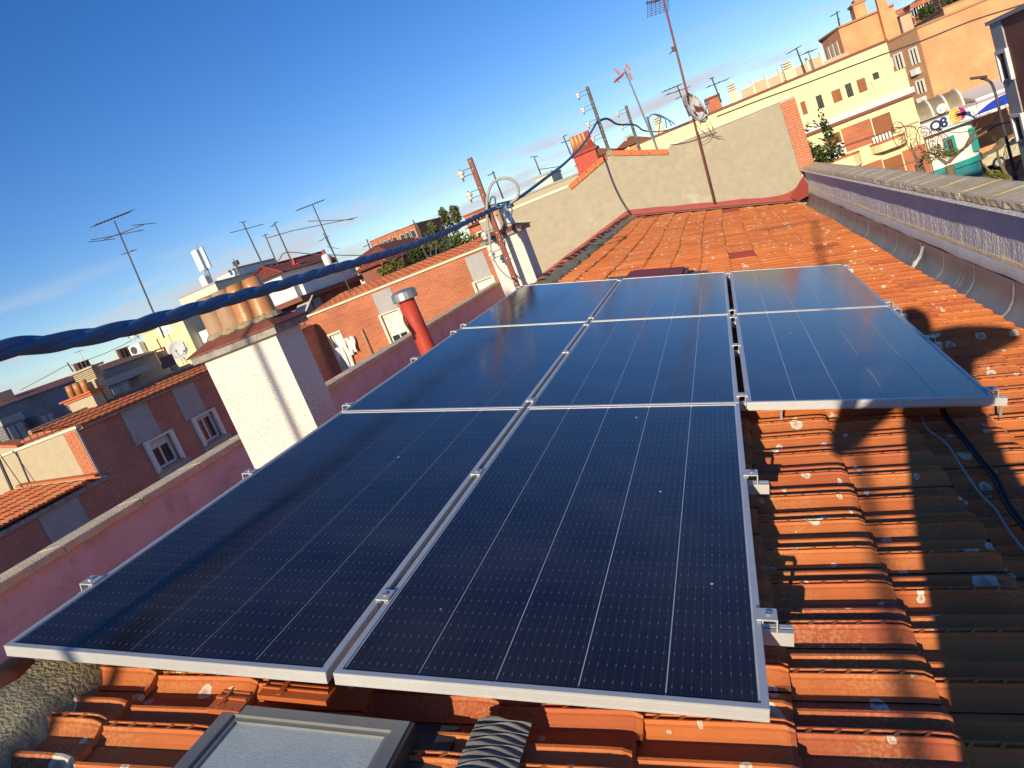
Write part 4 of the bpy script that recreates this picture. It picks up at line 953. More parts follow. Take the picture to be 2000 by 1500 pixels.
AER = [
 # label, base, top, Y, r, bars
 ('tall dark aerial with two crossed arrays left of the chimney pots', (321, 660), (223, 431), 17, .022, [(184, 441, 256, 413, 12, .20, 1.2), (199, 470, 282, 438, 2, .5, .1), (183, 468, 276, 450, 3, .1, .1), (242, 496, 262, 489, 2, .1, 0)], M_dark),
 ('dark aerial with a long boom above the red hipped roof, left of the cloud', (516, 523), (474, 434), 44, .045, [(453, 454, 510, 439, 3, .3, .2), (470, 434, 478, 433, 2, .2, 0)], M_dark),
 ('short plain aerial pole among those on the red hipped roof', (543, 520), (517, 457), 44, .04, [(512, 462, 524, 457, 0, .1, 0)], M_dark),
 ('aerial with a slanting boom where wires meet on the red hipped roof', (570, 512), (536, 436), 44, .045, [(525, 464, 570, 451, 4, .3, .2), (531, 442, 540, 434, 2, .2, 0)], M_dark),
 ('big aerial with a ladder array, rising in front of the red hipped roof', (686, 573), (611, 401), 24, .024, [(580, 411, 632, 391, 12, .17, .8), (580, 449, 692, 426, 2, .3, .1), (602, 432, 690, 429, 0, .2, .1)], M_dark),
 ('thin aerial with crossbars beside the big ladder aerial', (660, 512), (631, 455), 40, .03, [(626, 470, 640, 462, 2, .2, 0), (640, 482, 662, 486, 3, .1, 0)], M_dark),
 ('lone dark aerial in front of the far brick tower', (732, 512), (716, 467), 50, .05, [(711, 482, 722, 477, 2, .2, 0)], M_dark),
 ('small aerial to the right of the far brick tower', (821, 468), (806, 429), 70, .06, [(802, 440, 824, 433, 3, .4, .2)], M_dark),
 ('dark aerial with a short cross arm left of the grey conduit loop', (983, 388), (962, 334), 32, .035, [(953, 343, 966, 337, 2, .12, .1)], M_dark),
 ('aerial above the pale far flats between the two cable posts', (1062, 356), (1043, 306), 60, .055, [(1036, 307, 1050, 305, 2, .4, .1), (1053, 331, 1094, 325, 4, .2, .3)], M_dark),
 ('small aerial left of the dark red chimney', (1115, 302), (1100, 266), 40, .035, [(1097, 279, 1112, 274, 2, .3, 0), (1099, 267, 1108, 263, 0, .2, 0)], M_dark),
 ('aerial with a long slanting boom left of the rusty dish', (1347, 228), (1322, 167), 32, .03, [(1296, 179, 1330, 165, 5, .22, .3), (1303, 185, 1344, 171, 3, .3, .3), (1319, 194, 1330, 188, 2, .1, 0)], M_dark),
 ('aerial with a hooked head above the peach terrace wall, left one', (1409, 200), (1390, 152), 50, .05, [(1386, 154, 1394, 151, 3, .15, 0), (1382, 170, 1420, 155, 3, .4, .4)], M_dark),
 ('bent aerial above the peach terrace wall with its array aiming left', (1573, 142), (1555, 94), 50, .05, [(1541, 103, 1560, 92, 5, .3, .3)], M_dark),
 ('pale multi-rod aerial on the peach terrace wall', (1590, 135), (1578, 99), 50, .045, [(1570, 105, 1590, 98, 5, .35, .4)], M_steel),
 ('aerial with a stubby array on the tall peach block', (1640, 51), (1634, 22), 66, .06, [(1624, 31, 1637, 24, 3, .3, .2), (1636, 38, 1641, 37, 0, .2, 0)], M_dark),
 ('thin aerial above the slate roof at the far left', (172, 722), (154, 686), 40, .035, [(150, 688, 158, 685, 2, .2, 0)], M_steel),
]
for a in AER: aerial(a[0], a[1], a[2], a[3], a[4], a[5], a[6])
# wires between the aerials and over the slate roof
loop([(40, 762), (85, 738), (131, 713)], 40, .02, 'roof_wire', 'wire sloping up from the left over the slate roof', M_dark, 'wire')
loop([(131, 713), (165, 713), (200, 711)], 40, .02, 'roof_wire', 'level wire between two short poles over the slate roof', M_dark, 'wire')
loop([(168, 704), (210, 688), (262, 662), (320, 625)], 40, .02, 'roof_wire', 'wire rising from the slate roof towards the yellow house', M_dark, 'wire')
loop([(524, 522), (545, 507), (560, 493), (620, 497), (700, 499), (760, 498)], 44, .03, 'roof_wire', 'wire strung across the red hipped roof between aerials', M_dark, 'wire')
aerial('short pole with a wire at the far left over the slate roof', (143, 726), (131, 708), 40, .05, [])
# ------------------------------------------------------------------ left: brick block with tiled eaves (facade faces our roof)
FX = -14.0
zE_ = -.47
ya0 = PX((194, 925), FX).y; ya0 = 12.28; ya1 = 22.6
AB = thing('brick_block', (FX-4, 17, GZ), 'long dark red brick block in shade across the courtyard at left', 'apartment block')
oA = Vector((FX, ya0, 0)); wA = ya1-ya0
wins = []
def hole_from(tl, br, X, o): a = PX(tl, X); b = PX(br, X); return (a.y-o.y, b.y-o.y, b.z, a.z)
zw1 = PX((330, 905), FX).z
def vrange(px_l, px_r): return PX(px_l, FX).y-oA.y, PX(px_r, FX).y-oA.y
h1 = (PX((287, 866), FX).y-oA.y, PX((330, 850), FX).y-oA.y, PX((316, 916), FX).z, PX((300, 860), FX).z)
h2 = (PX((381, 822), FX).y-oA.y, PX((413, 806), FX).y-oA.y, h1[2], h1[3])
m_ = MB(); facade(m_, oA, YA, wA, GZ, zE_, [h1, h2]); m_.build('wall', M_brickA, AB)
m_ = MB(); m_.box(FX-9, FX-.2, ya0+.02, ya1+8, GZ, zE_-.02); m_.build('body', M_brickA, AB)
window(AB, oA, YA, h1, shutter=.28, fr=.06, bars=1); window(AB, oA, YA, h2, shutter=.12, fr=.06, bars=1)
# grey render panels above and around the windows, each standing proud
for (ya, yb, za, zb) in ((h1[0]-.32, h1[0]+.52, h1[3]+.06, zE_-.06), (h2[0]-.30, h2[0]+.52, h2[3]+.06, zE_-.06), (h1[0]-.14, h1[1]+.3, h1[2]-.42, h1[2]-.06), (h2[0]-.14, h2[1]+.3, h2[2]-.42, h2[2]-.06)):
    m_ = MB(); m_.box(FX-.001, FX+.025, oA.y+ya, oA.y+yb, za, zb); m_.build('render_panel', M_ltgrey, AB)
for h_ in (h1, h2):
    m_ = MB()
    for (a, b, c, d) in ((h_[0]-.13, h_[0]-.01, h_[2]-.05, h_[3]+.055), (h_[1]+.01, h_[1]+.13, h_[2]-.05, h_[3]+.055), (h_[0]-.01, h_[1]+.01, h_[3]+.005, h_[3]+.055)): m_.box(FX-.02, FX+.06, oA.y+a, oA.y+b, c, d)
    m_.build('window_surround', M_whitewall, AB)
# washing line below the second window
m_ = MB(); y0 = oA.y+h2[0]-.9; m_.tube([(FX+.25, y0, h2[2]-.15), (FX+.25, y0+2.0, h2[2]-.15)], .008, 4); m_.tube([(FX, y0+.1, h2[2]-.12), (FX+.25, y0+.1, h2[2]-.15)], .01, 4); m_.tube([(FX, y0+1.9, h2[2]-.12), (FX+.25, y0+1.9, h2[2]-.15)], .01, 4); m_.build('washing_line', M_steel, AB)
# eaves roof of the block: rows of barrel tiles as relief, ridge bumps
def tiledslope(name, o, a, w, up, ln, n_row, colw, parent, mat, amp=.025, stuffk=True):
    """corrugated slope with stepped courses: o corner, a along the eave, up the slope direction"""
    up = up.normalized(); nr = a.cross(up).normalized()
    if nr.z < 0: nr = -nr
    m_ = MB(); nc = max(1, int(w/colw)); seg = 4; cols = nc*seg
    for r_ in range(n_row):
        vs = []; l0 = ln*r_/n_row; l1 = ln*(r_+1)/n_row+.02
        for (l, lift) in ((l0, .03), (l1, .0)):
            for i in range(cols+1): vs.append(o+a*(w*i/cols)+up*l+nr*(lift+amp*sin(2*pi*i/seg)+amp*.1*random.random()))
        for i in range(cols+1): vs.append(o+a*(w*i/cols)+up*l0+nr*(-.01))
        n = cols+1
        m_.add(vs, [(i, i+1, n+i+1, n+i) for i in range(cols)]+[(2*n+i, 2*n+i+1, i+1, i) for i in range(cols)])
    ob = m_.build(name, mat, parent); 
    if stuffk: tag(ob, kind='stuff')
    return ob
upA = Vector((-1, 0, .17))
m_ = MB(); m_.prism([(FX+.12, ya0, zE_), (FX+.12, ya0, zE_+.03), (FX-1.3, ya0, zE_+.24), (FX-9, ya0, zE_-1.4), (FX-9, ya0, zE_-1.6), (FX-1.3, ya0, zE_)], (0, wA, 0)); rA = m_.build('roof', M_rooforg, AB)
tiledslope('roof_tile_field', Vector((FX+.15, ya0-.02, zE_+.03)), YA, wA-.3, upA, 1.45, 4, .22, rA, M_tilef, .013)
y = ya0
while y < ya1-.3:
    m_ = MB(); m_.tube([(FX-1.3, y, zE_+.27), (FX-1.3, y+.4, zE_+.26)], [.06, .075], 8); m_.build('ridge_tile', M_pot2, rA); y += .41
m_ = MB(); m_.box(FX+.02, FX+.14, ya0, ya1-.3, zE_-.05, zE_-.005); m_.build('eaves_board', M_concedge, AB)
# gable end of the block in sun: beige plaster with an orange brick quoin, and the low roof before it
GB = thing('beige_gable_block', (FX-3, ya0, GZ), 'sunlit beige gable wall with an orange brick quoin at far left', 'building')
yq = ya0-.07
pq = PY(zG(860, 1130), yq); zq = zE_; zl_ = -1.62
m_ = MB(); m_.box(FX-7, FX-.38, yq, ya0-.005, GZ, zq); m_.build('wall', M_plaster2, GB)
m_ = MB(); m_.box(FX-.379, FX+.0, yq+.012, ya0-.005, zl_-.10, zq); qo = m_.build('quoin', M_joint, GB)
bm_ = MB(); bm_.box(0, .235, 0, .02, 0, .05); z = -1.75; k = 0
ME_q1 = bm_.mesh('brick', M_brick1); bm_ = MB(); bm_.box(0, .115, 0, .02, 0, .05); ME_q2 = bm_.mesh('brick', M_brick1)
while z < zq-.06:
    x = FX-.375
    for me, w in (((ME_q1, .245), (ME_q2, .125)) if k % 2 == 0 else ((ME_q2, .125), (ME_q1, .245))): inst('brick', me, Matrix.Translation((x, yq-.006, z)), qo); x += w
    z += .06; k += 1
m_ = MB(); m_.box(FX-7.1, FX+.1, yq-.05, ya0+.02, zq+.001, zq+.06); m_.build('coping_strip', M_cream, GB)
a = PY((0, 868), yq); b = PY((38, 866), yq)
m_ = MB(); m_.prism([(a.x-4, yq-.06, zq+.4), (a.x, yq-.06, zq+.2), (b.x, yq-.06, zq+.061), (a.x-4, yq-.06, zq+.061)], (0, .3, 0)); m_.build('wall', M_plaster2, GB)
m_ = MB(); m_.prism([(a.x-4, yq-.09, zq+.42), (a.x, yq-.09, zq+.22), (b.x, yq-.09, zq+.075), (b.x, yq-.09, zq+.13), (a.x, yq-.09, zq+.29), (a.x-4, yq-.09, zq+.49)], (0, .36, 0)); m_.build('coping_strip', M_brick1, GB)
m_ = MB(); m_.tube([PY((-8, 885), yq-.4), PY((28, 966), yq-.4)], .035, 6); tag(m_.build('gable_shadow_bar', M_dark), 'dark bar standing in for a post shadow on the sunlit beige gable at the left edge', 'post')  # dark tube put in for a post's shadow on the gable
# thin wire shadowing the gable, beside the bar drawn for a post's shadow
m_ = MB(); m_.tube([PY((0, 888), yq-.3), PY((52, 962), yq-.3)], .012, 4); tag(m_.build('gable_wire', M_dark), 'thin dark wire slanting down the sunlit beige gable', 'wire')
# low wing in front of the gable with its own roof, same brick
LW = thing('low_wing', (FX-2, 8, GZ), 'lower brick wing with a small orange tiled roof in front of the beige gable', 'building')
zl_ = -1.62
m_ = MB(); m_.box(FX-.24, FX, -4, ya0-.006, GZ, zl_-.12); m_.build('wall', M_brickA, LW)
pa = PX((72, 1005), FX+.03); pb_ = PX((130, 975), FX+.03)
m_ = MB(); m_.box(FX+.001, FX+.025, pa.y, pb_.y+.25, -3.6, zl_-.13); m_.build('render_panel', M_ltgrey, LW)
m_ = MB(); m_.box(FX-.28, FX+.10, -4, yq+.25, zl_-.119, zl_-.03); m_.build('gutter', M_concedge, LW)
up = Vector((-1, 0, .165)).normalized(); lo = Vector((FX+.06, -3, zl_))
m_ = MB(); m_.prism([(FX+.06, -3, zl_-.028), (FX-2.15, -3, zl_+.33), (FX-4.6, -3, zl_-.3), (FX-2.2, -3, zl_-.4)], (0, yq+2.99, 0)); rl = m_.build('roof', M_rooforg, LW)
vs, fs = tile_geo(False); tm_ = bpy.data.meshes.new('low_roof_tile'); tm_.from_pydata(vs, [], fs); tm_.materials.append(M_tilef)
nr_ = Vector((.165, 0, 1)).normalized(); dn = -up
for r_ in range(6):
    y = yq-.36-TW
    for k in range(22):
        p = lo+up*(.38+r_*.36)+nr_*.03; p.y = y; tu = (dn+nr_*.07).normalized(); tn = tu.cross(YA)
        if tn.z < 0: tn = -tn
        inst('tile', tm_, basis(p, tu, YA, tn) @ Matrix.Diagonal((1, 1.0, 1.3, 1)), rl); y -= TW
m_ = MB(); m_.prism([(FX+.1, yq-.03, zl_+.05), (FX+.1, yq-.03, zl_+.10), (FX-2.15, yq-.03, zl_+.45), (FX-2.15, yq-.03, zl_+.40)], (0, -.16, 0)); m_.build('verge_flashing', M_brick1, LW)
# ------------------------------------------------------------------ brick building closing the courtyard
YM = 22.6
MBk = thing('brick_building', (-11, YM+3, GZ), 'sunlit orange brick building with grey panels behind the red flue', 'apartment block')
tlm = PY((596, 616), YM); trm = PY((912, 497), YM); zm = (tlm.z+trm.z)/2; xm0 = PY((612, 640), YM).x-.05; xm1 = -6.1
oM = Vector((xm0, YM, 0)); wM = xm1-xm0
def hM(tl, br): a = PY(tl, YM); b = PY(br, YM); return (a.x-xm0, b.x-xm0, b.z, a.z)
wz1 = PY((757, 612), YM).z; 
hA = (PY(zB(985, 1050), YM).x-xm0, PY(zB(1080, 1015), YM).x-xm0, wz1-1.25, wz1)
hB = (PY(zB(695, 1160), YM).x-xm0, PY(zB(758, 1135), YM).x-xm0, wz1-1.75, PY(zB(725, 1150), YM).z)
hC = (PY(zB(1508, 865), YM).x-xm0, PY(zB(1600, 832), YM).x-xm0, wz1-1.2, PY(zB(1550, 850), YM).z)
m_ = MB(); facade(m_, oM, XA, wM, GZ, zm-.05, [hA, hB, hC]); m_.build('wall', M_brickM, MBk)
m_ = MB(); m_.box(FX-4, xm1, YM+.2, YM+8, GZ, zm-.06); m_.build('body', M_brickM, MBk)
window(MBk, oM, XA, hA, shutter=.62, bars=1, fr=.05); window(MBk, oM, XA, hB, shutter=0, bars=0, pane=M_cloth, fr=.06, sill=False); window(MBk, oM, XA, hC, shutter=.75, bars=1, fr=.05)
for (h_, e) in ((hA, 0), (hC, 0)):
    m_ = MB(); c = (h_[0]+h_[1])/2; m_.box(xm0+h_[0]-.02, xm0+h_[1]+.04, YM-.022, YM+.001, h_[3]+.05, zm-.12); m_.build('render_panel', M_ltgrey, MBk)
    m_ = MB()
    for (a, b, c, d) in ((h_[0]-.09, h_[0]-.004, h_[2]-.04, h_[3]+.05), (h_[1]+.004, h_[1]+.09, h_[2]-.04, h_[3]+.05), (h_[0]-.004, h_[1]+.004, h_[3]+.003, h_[3]+.048)): m_.box(xm0+a, xm0+b, YM-.05, YM+.01, c, d)
    m_.build('window_surround', M_cream, MBk)
m_ = MB()
for (a, b, c, d) in ((hB[0]-.08, hB[0]-.004, hB[2], hB[3]+.07), (hB[1]+.004, hB[1]+.02, hB[2], hB[3]+.07), (hB[0]-.004, hB[1]+.004, hB[3]+.003, hB[3]+.07)): m_.box(xm0+a, xm0+b, YM-.05, YM+.01, c, d)
m_.build('window_surround', M_cream, MBk)
m_ = MB(); m_.box(xm0-.1, xm1, YM-.08, YM+.3, zm-.049, zm+.02); m_.build('coping_strip', M_cream, MBk)
upM = Vector((0, 1, .115)); m_ = MB(); m_.prism([(xm0-.1, YM+.02, zm+.021), (xm0-.1, YM+2.3, zm+.27), (xm0-.1, YM+6, zm+.021)], (xm1-xm0, 0, 0)); rM = m_.build('roof', M_rooforg, MBk)
tiledslope('roof_tile_field', Vector((xm1, YM-.0, zm+.045)), -XA, wM-.3, upM, 2.3, 6, .22, rM, M_tilef, .013)
m_ = MB(); p = PY(zB(880, 1140), YM-.06); q = PY(zB(940, 1270), YM-.06); m_.tube([p+Z*.1, p, Vector((p.x, YM-.06, q.z-.5))], .05, 8); m_.build('drain_pipe', M_pot2, MBk)
p = PY(zB(1115, 1035), YM-.08); m_ = MB(); m_.tube(smooth_path([PY(zB(*q), YM-.08) for q in ((1135, 1030), (1115, 1035), (1108, 1060), (1120, 1095), (1150, 1140))]), .02, 5); m_.build('cable', M_dark, MBk)
# laundry hanging at the narrow opening
lt = thing('laundry', oM+XA*hB[0]+Z*hB[2], 'white laundry hanging in front of the narrow opening in the brick wall', 'laundry')
for k in range(5):
    x = xm0+hB[0]+.06+.17*k; m_ = MB(); vs = []; ztp = hB[3]-.45 if k < 3 else hB[3]-.25
    hgt = .5+.25*random.random() if k > 2 else .9
    for j in range(7):
        for i in range(4): vs.append((x+.05*i*(1+.2*sin(j)), YM-.16-.05*sin(i*2+j*.8+k), ztp-hgt*j/6))
    m_.add(vs, [(j*4+i, j*4+i+1, j*4+5+i, j*4+4+i) for j in range(6) for i in range(3)]); m_.build('garment', M_cloth, lt, smooth=True)
# shaded wing linking it to the left block
WG = thing('brick_wing', (FX, YM-2, GZ), 'shaded brick return wing in the courtyard corner beside the laundry', 'building')
zw = PY((577, 649), YM).z-.03; oW = Vector((FX+.12, ya1-2.6, 0)); xW = xm0-.04
hW = (1.15, 2.0, zw-1.9, zw-.75); oW = Vector((xW, YM-2.9, 0))
m_ = MB(); facade(m_, oW, YA, 2.88, GZ, zw, [hW]); m_.build('wall', M_brickM, WG)
m_ = MB(); m_.box(xW-3, xW-.2, YM-2.9, YM-.02, GZ, zw-.01); m_.build('body', M_brickM, WG)
window(WG, oW, YA, hW, bars=1)
m_ = MB(); m_.box(xW-.25, xW+.06, YM-2.95, YM-.02, zw, zw+.06); m_.build('eaves_board', M_concedge, WG)
tiledslope('roof_tile_field', Vector((xW+.05, YM-2.9, zw+.07)), YA, 2.85, Vector((-1, 0, .35)), 2.2, 6, .22, WG, M_tilef, .013)
# ------------------------------------------------------------------ generic far block
def block(label, tl, tr, Y, dep, mat, roofm=None, cat='building', name='building', zb=None, rise=0., par=None, side=None):
    a = PY(tl, Y); b = PY(tr, Y); z1 = (a.z+b.z)/2; t = thing(name, ((a.x+b.x)/2, Y+dep/2, GZ), label, cat)
    m_ = MB(); m_.box(a.x, b.x, Y, Y+dep, GZ-.5, z1); m_.build('wall', mat, t)
    if roofm and rise:
        c = MB(); o_ = .35; xm = (a.x+b.x)/2; P = [(a.x-o_, Y-o_, z1+.01), (b.x+o_, Y-o_, z1+.01), (b.x+o_, Y+dep+o_, z1+.01), (a.x-o_, Y+dep+o_, z1+.01)]
        s_ = min(dep, b.x-a.x)*.45
        if b.x-a.x > dep: R = [(a.x+s_, Y+dep/2, z1+rise), (b.x-s_, Y+dep/2, z1+rise)]; F = [(0, 1, 5, 4), (1, 2, 5), (2, 3, 4, 5), (3, 0, 4), (3, 2, 1, 0)]
        else: R = [(xm, Y+s_, z1+rise), (xm, Y+dep-s_, z1+rise)]; F = [(0, 1, 4), (1, 2, 5, 4), (2, 3, 5), (3, 0, 4, 5), (3, 2, 1, 0)]
        c.add(P+R, F); c.build('roof', roofm, t)
    elif roofm:
        c = MB(); c.box(a.x-.08, b.x+.08, Y-.08, Y+dep, z1+.002, z1+.14); c.build('roof', roofm, t)
    return t, a, b, z1
def rowwin(t, a, b, Y, rows, n, z1, w, h_, mat=None, fm=None, z_step=2.9, z_first=.8, m0=.6):
    for r_ in range(rows):
        for i in range(n):
            x = a.x+m0+(b.x-a.x-2*m0)*(i+.5)/n; zz = z1-z_first-r_*z_step
            f = MB()
            for (p, q, c, d) in ((-w/2, -w/2+.08, -h_, 0), (w/2-.08, w/2, -h_, 0), (-w/2+.08, w/2-.08, -.08, 0), (-w/2+.08, w/2-.08, -h_, -h_+.08)): f.box(x+p, x+q, Y-.05, Y-.004, zz+c, zz+d)
            fo = f.build('window', fm or M_whitewall, t); g = MB(); g.box(x-w/2+.08, x+w/2-.08, Y-.02, Y-.006, zz-h_+.08, zz-.08); g.build('pane', mat or M_pane, fo)
# slate mansard house at far left, faces us from the side like the brick block
SXp = -27.0
SB = thing('slate_house', (SXp-4, 28, GZ), 'dark slate mansard house with a red ridge roof at far left', 'house')
pL = PX((0, 795), SXp); pR = PX((283, 690), SXp); zs = (pL.z+pR.z)/2; y0, y1 = pL.y-8, pR.y+.6
zlow = -1.4
m_ = MB(); m_.prism([(SXp+1.1, y0, zlow), (SXp, y0, zs), (SXp-6, y0, zs), (SXp-6, y0, zlow)], (0, y1-y0, 0)); m_.build('mansard', M_slate, SB)
m_ = MB(); m_.box(SXp-6, SXp+.9, y0, y1, GZ, zlow-.005); m_.build('wall', M_ltgrey, SB)
tpz = PX((150, 722), SXp-2.2).z
m_ = MB(); m_.prism([(SXp+.08, y0, zs+.02), (SXp-2.2, y0, zs+.30), (SXp-5, y0, zs+.02)], (0, y1-y0, 0)); rS = m_.build('roof', M_roofred, SB)
m_ = MB(); m_.box(SXp+.02, SXp+.16, y0, y1, zs-.05, zs+.019); m_.build('eaves_board', M_ltgrey, SB)
for (tl, br, dorm) in (((72, 822), (102, 832), 0), ((147, 793), (176, 805), 0), ((211, 768), (250, 772), 0), ((8, 846), (44, 850), 1)):
    p = PX(tl, SXp+.75); q = PX(br, SXp+.75); yc0, yc1 = p.y, q.y; zc_ = (p.z+q.z)/2
    f = MB(); f.box(SXp+.1, SXp+1.0, yc0-.12, yc1+.12, zc_-.45, zc_+.42); fo = f.build('dormer', M_slate, SB)
    g = MB(); g.box(SXp+1.0, SXp+1.03, yc0, (yc0+yc1)/2-.04, zc_-.32, zc_+.30); g.box(SXp+1.0, SXp+1.03, (yc0+yc1)/2+.04, yc1, zc_-.32, zc_+.30); g.build('shutter', M_ltgrey, fo)
for (tl, tr) in ((zG(0, 1075), zG(245, 985)), (zG(1130, 640), zG(1660, 440))):
    p = PX(tl, SXp+.9); q = PX(tr, SXp+.9); m_ = MB(); m_.box(SXp+.3, SXp+.98, p.y, q.y, (p.z+q.z)/2-.16, (p.z+q.z)/2+.16); m_.build('dormer_fascia', M_ltgrey, SB)
p = PX(zG(45, 740), SXp-1); m_ = MB(); m_.box(SXp-1.4, SXp-.9, p.y-.4, p.y+.3, zs-.1, p.z+.1); m_.build('chimney', M_peach, SB)
for (zx, zy) in ((1330, 300), (870, 490)):
    p = PX(zG(zx, zy), SXp-2.3); m_ = MB()
    for k in range(4): m_.tube([(SXp-2.3, p.y+.24*k, zs+.15), (SXp-2.3, p.y+.24*k, zs+.75)], .085, 7)
    m_.build('chimney_pot', M_rust, rS)
# beige chimney with pots on the ridge of the brick block
p = PX(zG(1000, 740), FX-1.0); q = PX(zG(1150, 680), FX-1.0)
m_ = MB(); yc = p.y; m_.box(FX-1.75, FX-.95, yc, yc+.3, zE_+.1, p.z-.03); cA2 = m_.build('chimney', M_plaster2, AB)
m_ = MB(); m_.box(FX-1.81, FX-.89, yc-.06, yc+.36, p.z-.029, p.z+.03); m_.box(FX-1.87, FX-.83, yc-.12, yc+.42, p.z+.031, p.z+.07); m_.build('cap', M_brick1, cA2)
for k in range(3):
    m_ = MB(); m_.lathe((FX-1.65+.24*k, yc+.14, p.z+.07), [(.09, 0), (.085, .2), (.075, .3), (.05, .3)], 10); m_.build('chimney_pot', M_pot, cA2, smooth=True)
m_ = MB()
for k in range(5): m_.box(FX-1.70, FX-1.05, yc+.45, yc+.75, p.z+.34+.045*k, p.z+.368+.045*k)
m_.box(FX-1.76, FX-.99, yc+.40, yc+.8, p.z+.571, p.z+.62); m_.box(FX-1.64, FX-1.11, yc+.5, yc+.7, p.z-.3, p.z+.57); m_.build('louvred_cowl', M_plaster2, cA2)
# satellite dish and small dark aerial plate on the block's ridge
pd = PX((347, 683), FX-1.3); dish('round grey satellite dish on the tiled eaves beside the chimney pots', pd, .27, (.45, -.9, .25), M_dishw, pole=Vector((pd.x, pd.y+.1, zE_+.4)))
pd = PX((320, 642), FX-1.6); dish('white satellite dish with lettering, seen under the twisted cable', pd, .20, (.25, -.95, .2), M_signw, pole=Vector((pd.x, pd.y+.1, zE_+.4)))
p = PX((336, 695), FX-1.2); t = thing('panel_aerial', (p.x, p.y, zE_+.4), 'dark flat plate aerial on a slanting stick by the grey dish', 'aerial', 'aerials on the roofs')
m_ = MB(); m_.tube([PX((306, 662), FX-1.2), PX((326, 703), FX-1.2), PX((337, 725), FX-1.2)], .018, 5); m_.build('mast', M_rust, t)
m_ = MB(); p = PX((327, 706), FX-1.15); m_.box(p.x-.02, p.x+.02, p.y-.26, p.y+.26, p.z-.16, p.z+.16); m_.build('plate', M_dark, t)
m_ = MB(); p = PX((318, 696), FX-1.15)
for (y_a, y_b, z_a, z_b) in ((-.2, .2, .2, .23), (-.2, -.17, -.05, .2), (.17, .2, -.05, .2)): m_.box(p.x-.02, p.x+.02, p.y+y_a, p.y+y_b, p.z+z_a, p.z+z_b)
m_.build('bracket_frame', M_rust, t)
# yellow house with parapet steps
YY = 30.0
a = PY(zA(745, 905), YY); b = PY(zA(1012, 775), YY); z1 = b.z
YH = thing('yellow_house', (a.x, YY+3, GZ), 'pale yellow house with a stepped parapet behind the satellite dishes', 'house')
m_ = MB(); m_.box(a.x, b.x, YY, YY+5, GZ, z1-.35); m_.box(PY(zA(790, 870), YY).x, b.x, YY+.001, YY+5, z1-.349, z1-.0); m_.build('wall', M_olive, YH)
m_ = MB(); m_.box(PY(zA(790, 870), YY).x-.05, b.x+.06, YY-.06, YY+5, z1+.001, z1+.07); m_.build('coping_strip', M_olive, YH)
m_ = MB(); m_.box(b.x-2.6, b.x-.3, YY-.04, YY-.003, z1-1.3, z1-1.15); m_.box(b.x-3.6, b.x-2.62, YY-.06, YY-.003, z1-1.62, z1-1.5); m_.build('string_course', M_yellow, YH)
m_ = MB(); m_.box(b.x-.01, b.x+.6, YY+.6, YY+.7, z1-2.4, z1-.9); m_.build('window', M_signw, YH)
p = PY(zG(1520, 245), YY-.3); t = thing('air_conditioner', p, 'white air conditioner with a round fan on the yellow house', 'air conditioner')
m_ = MB(); m_.box(p.x-.36, p.x+.36, YY-.36, YY-.06, p.z-.26, p.z+.26); m_.build('case', M_signw, t)
m_ = MB(); m_.lathe((p.x-.08, YY-.362, p.z), [(.19, 0), (.19, .02), (.09, .022), (.0891, .03), (.05, .03)], 16, (0, -1, 0)); m_.build('fan', M_dark, t)
m_ = MB(); m_.box(p.x-.42, p.x+.42, YY-.4, YY-.02, p.z-.34, p.z-.262); m_.build('bracket', M_signw, t)
pd = PY(zG(1480, 85), YY+1); dish('small pale satellite dish on the parapet of the yellow house', pd, .30, (-.4, -.9, .2), M_dishw, pole=pd+Vector((.2, .1, -.3)))
# cream block with the phone antenna
t, a, b, z1 = block('cream block with a flat roof carrying a phone antenna', zA(997, 668), zA(1200, 582), 52, 9, M_cream, M_ltgrey)
p = PY(zA(1165, 555), 53); c = PY(zA(1125, 440), 53)
ta = thing('phone_antenna', p, 'white phone antenna panels on a lattice mast', 'antenna')
m_ = MB()
for dx, dy in ((-.25, -.2), (.25, -.2), (0, .25)): m_.tube([Vector((p.x+dx, p.y+dy, p.z-.8)), Vector((c.x+dx*.5, c.y+dy*.5, c.z-.9))], .05, 4)
for k in range(6):
    f = k/6; q0 = Vector((p.x-.25, p.y-.2, p.z-.8)).lerp(Vector((c.x-.12, c.y-.1, c.z-.9)), f); q1 = Vector((p.x+.25, p.y-.2, p.z-.8)).lerp(Vector((c.x+.12, c.y-.1, c.z-.9)), f+.14); m_.tube([q0, q1], .03, 4)
m_.tube([Vector((c.x, c.y, c.z-1.2)), Vector((c.x, c.y, c.z+1.1))], .05, 5); m_.build('lattice_mast', M_steel, ta)
for dx, dy in ((-.45, -.1), (.0, -.35), (.42, -.05)):
    m_ = MB(); m_.box(c.x+dx-.14, c.x+dx+.14, c.y+dy-.08, c.y+dy+.08, c.z-.95, c.z+.75); m_.build('antenna_panel', M_signw, ta)
t, a, b, z1 = block('white roof cabin beside the phone antenna', zA(1205, 545), zA(1325, 505), 56, 6, M_whitewall, M_ltgrey)
p = PY(zA(1100, 580), 51.5); m_ = MB(); m_.box(p.x-.3, p.x+.3, 52.3, 52.9, p.z-.9, p.z+.35); m_.lathe((p.x, 52.6, p.z+.36), [(.3, 0), (.3, .12), (.1, .2)], 8); tag(m_.build('roof_vent', M_whitewall), 'small white roof vent on the cream block', 'vent')
t, a, b, z1 = block('grey low block behind the red hipped roof', zA(1240, 575), zA(1400, 520), 58, 8, M_ltgrey, M_concedge)
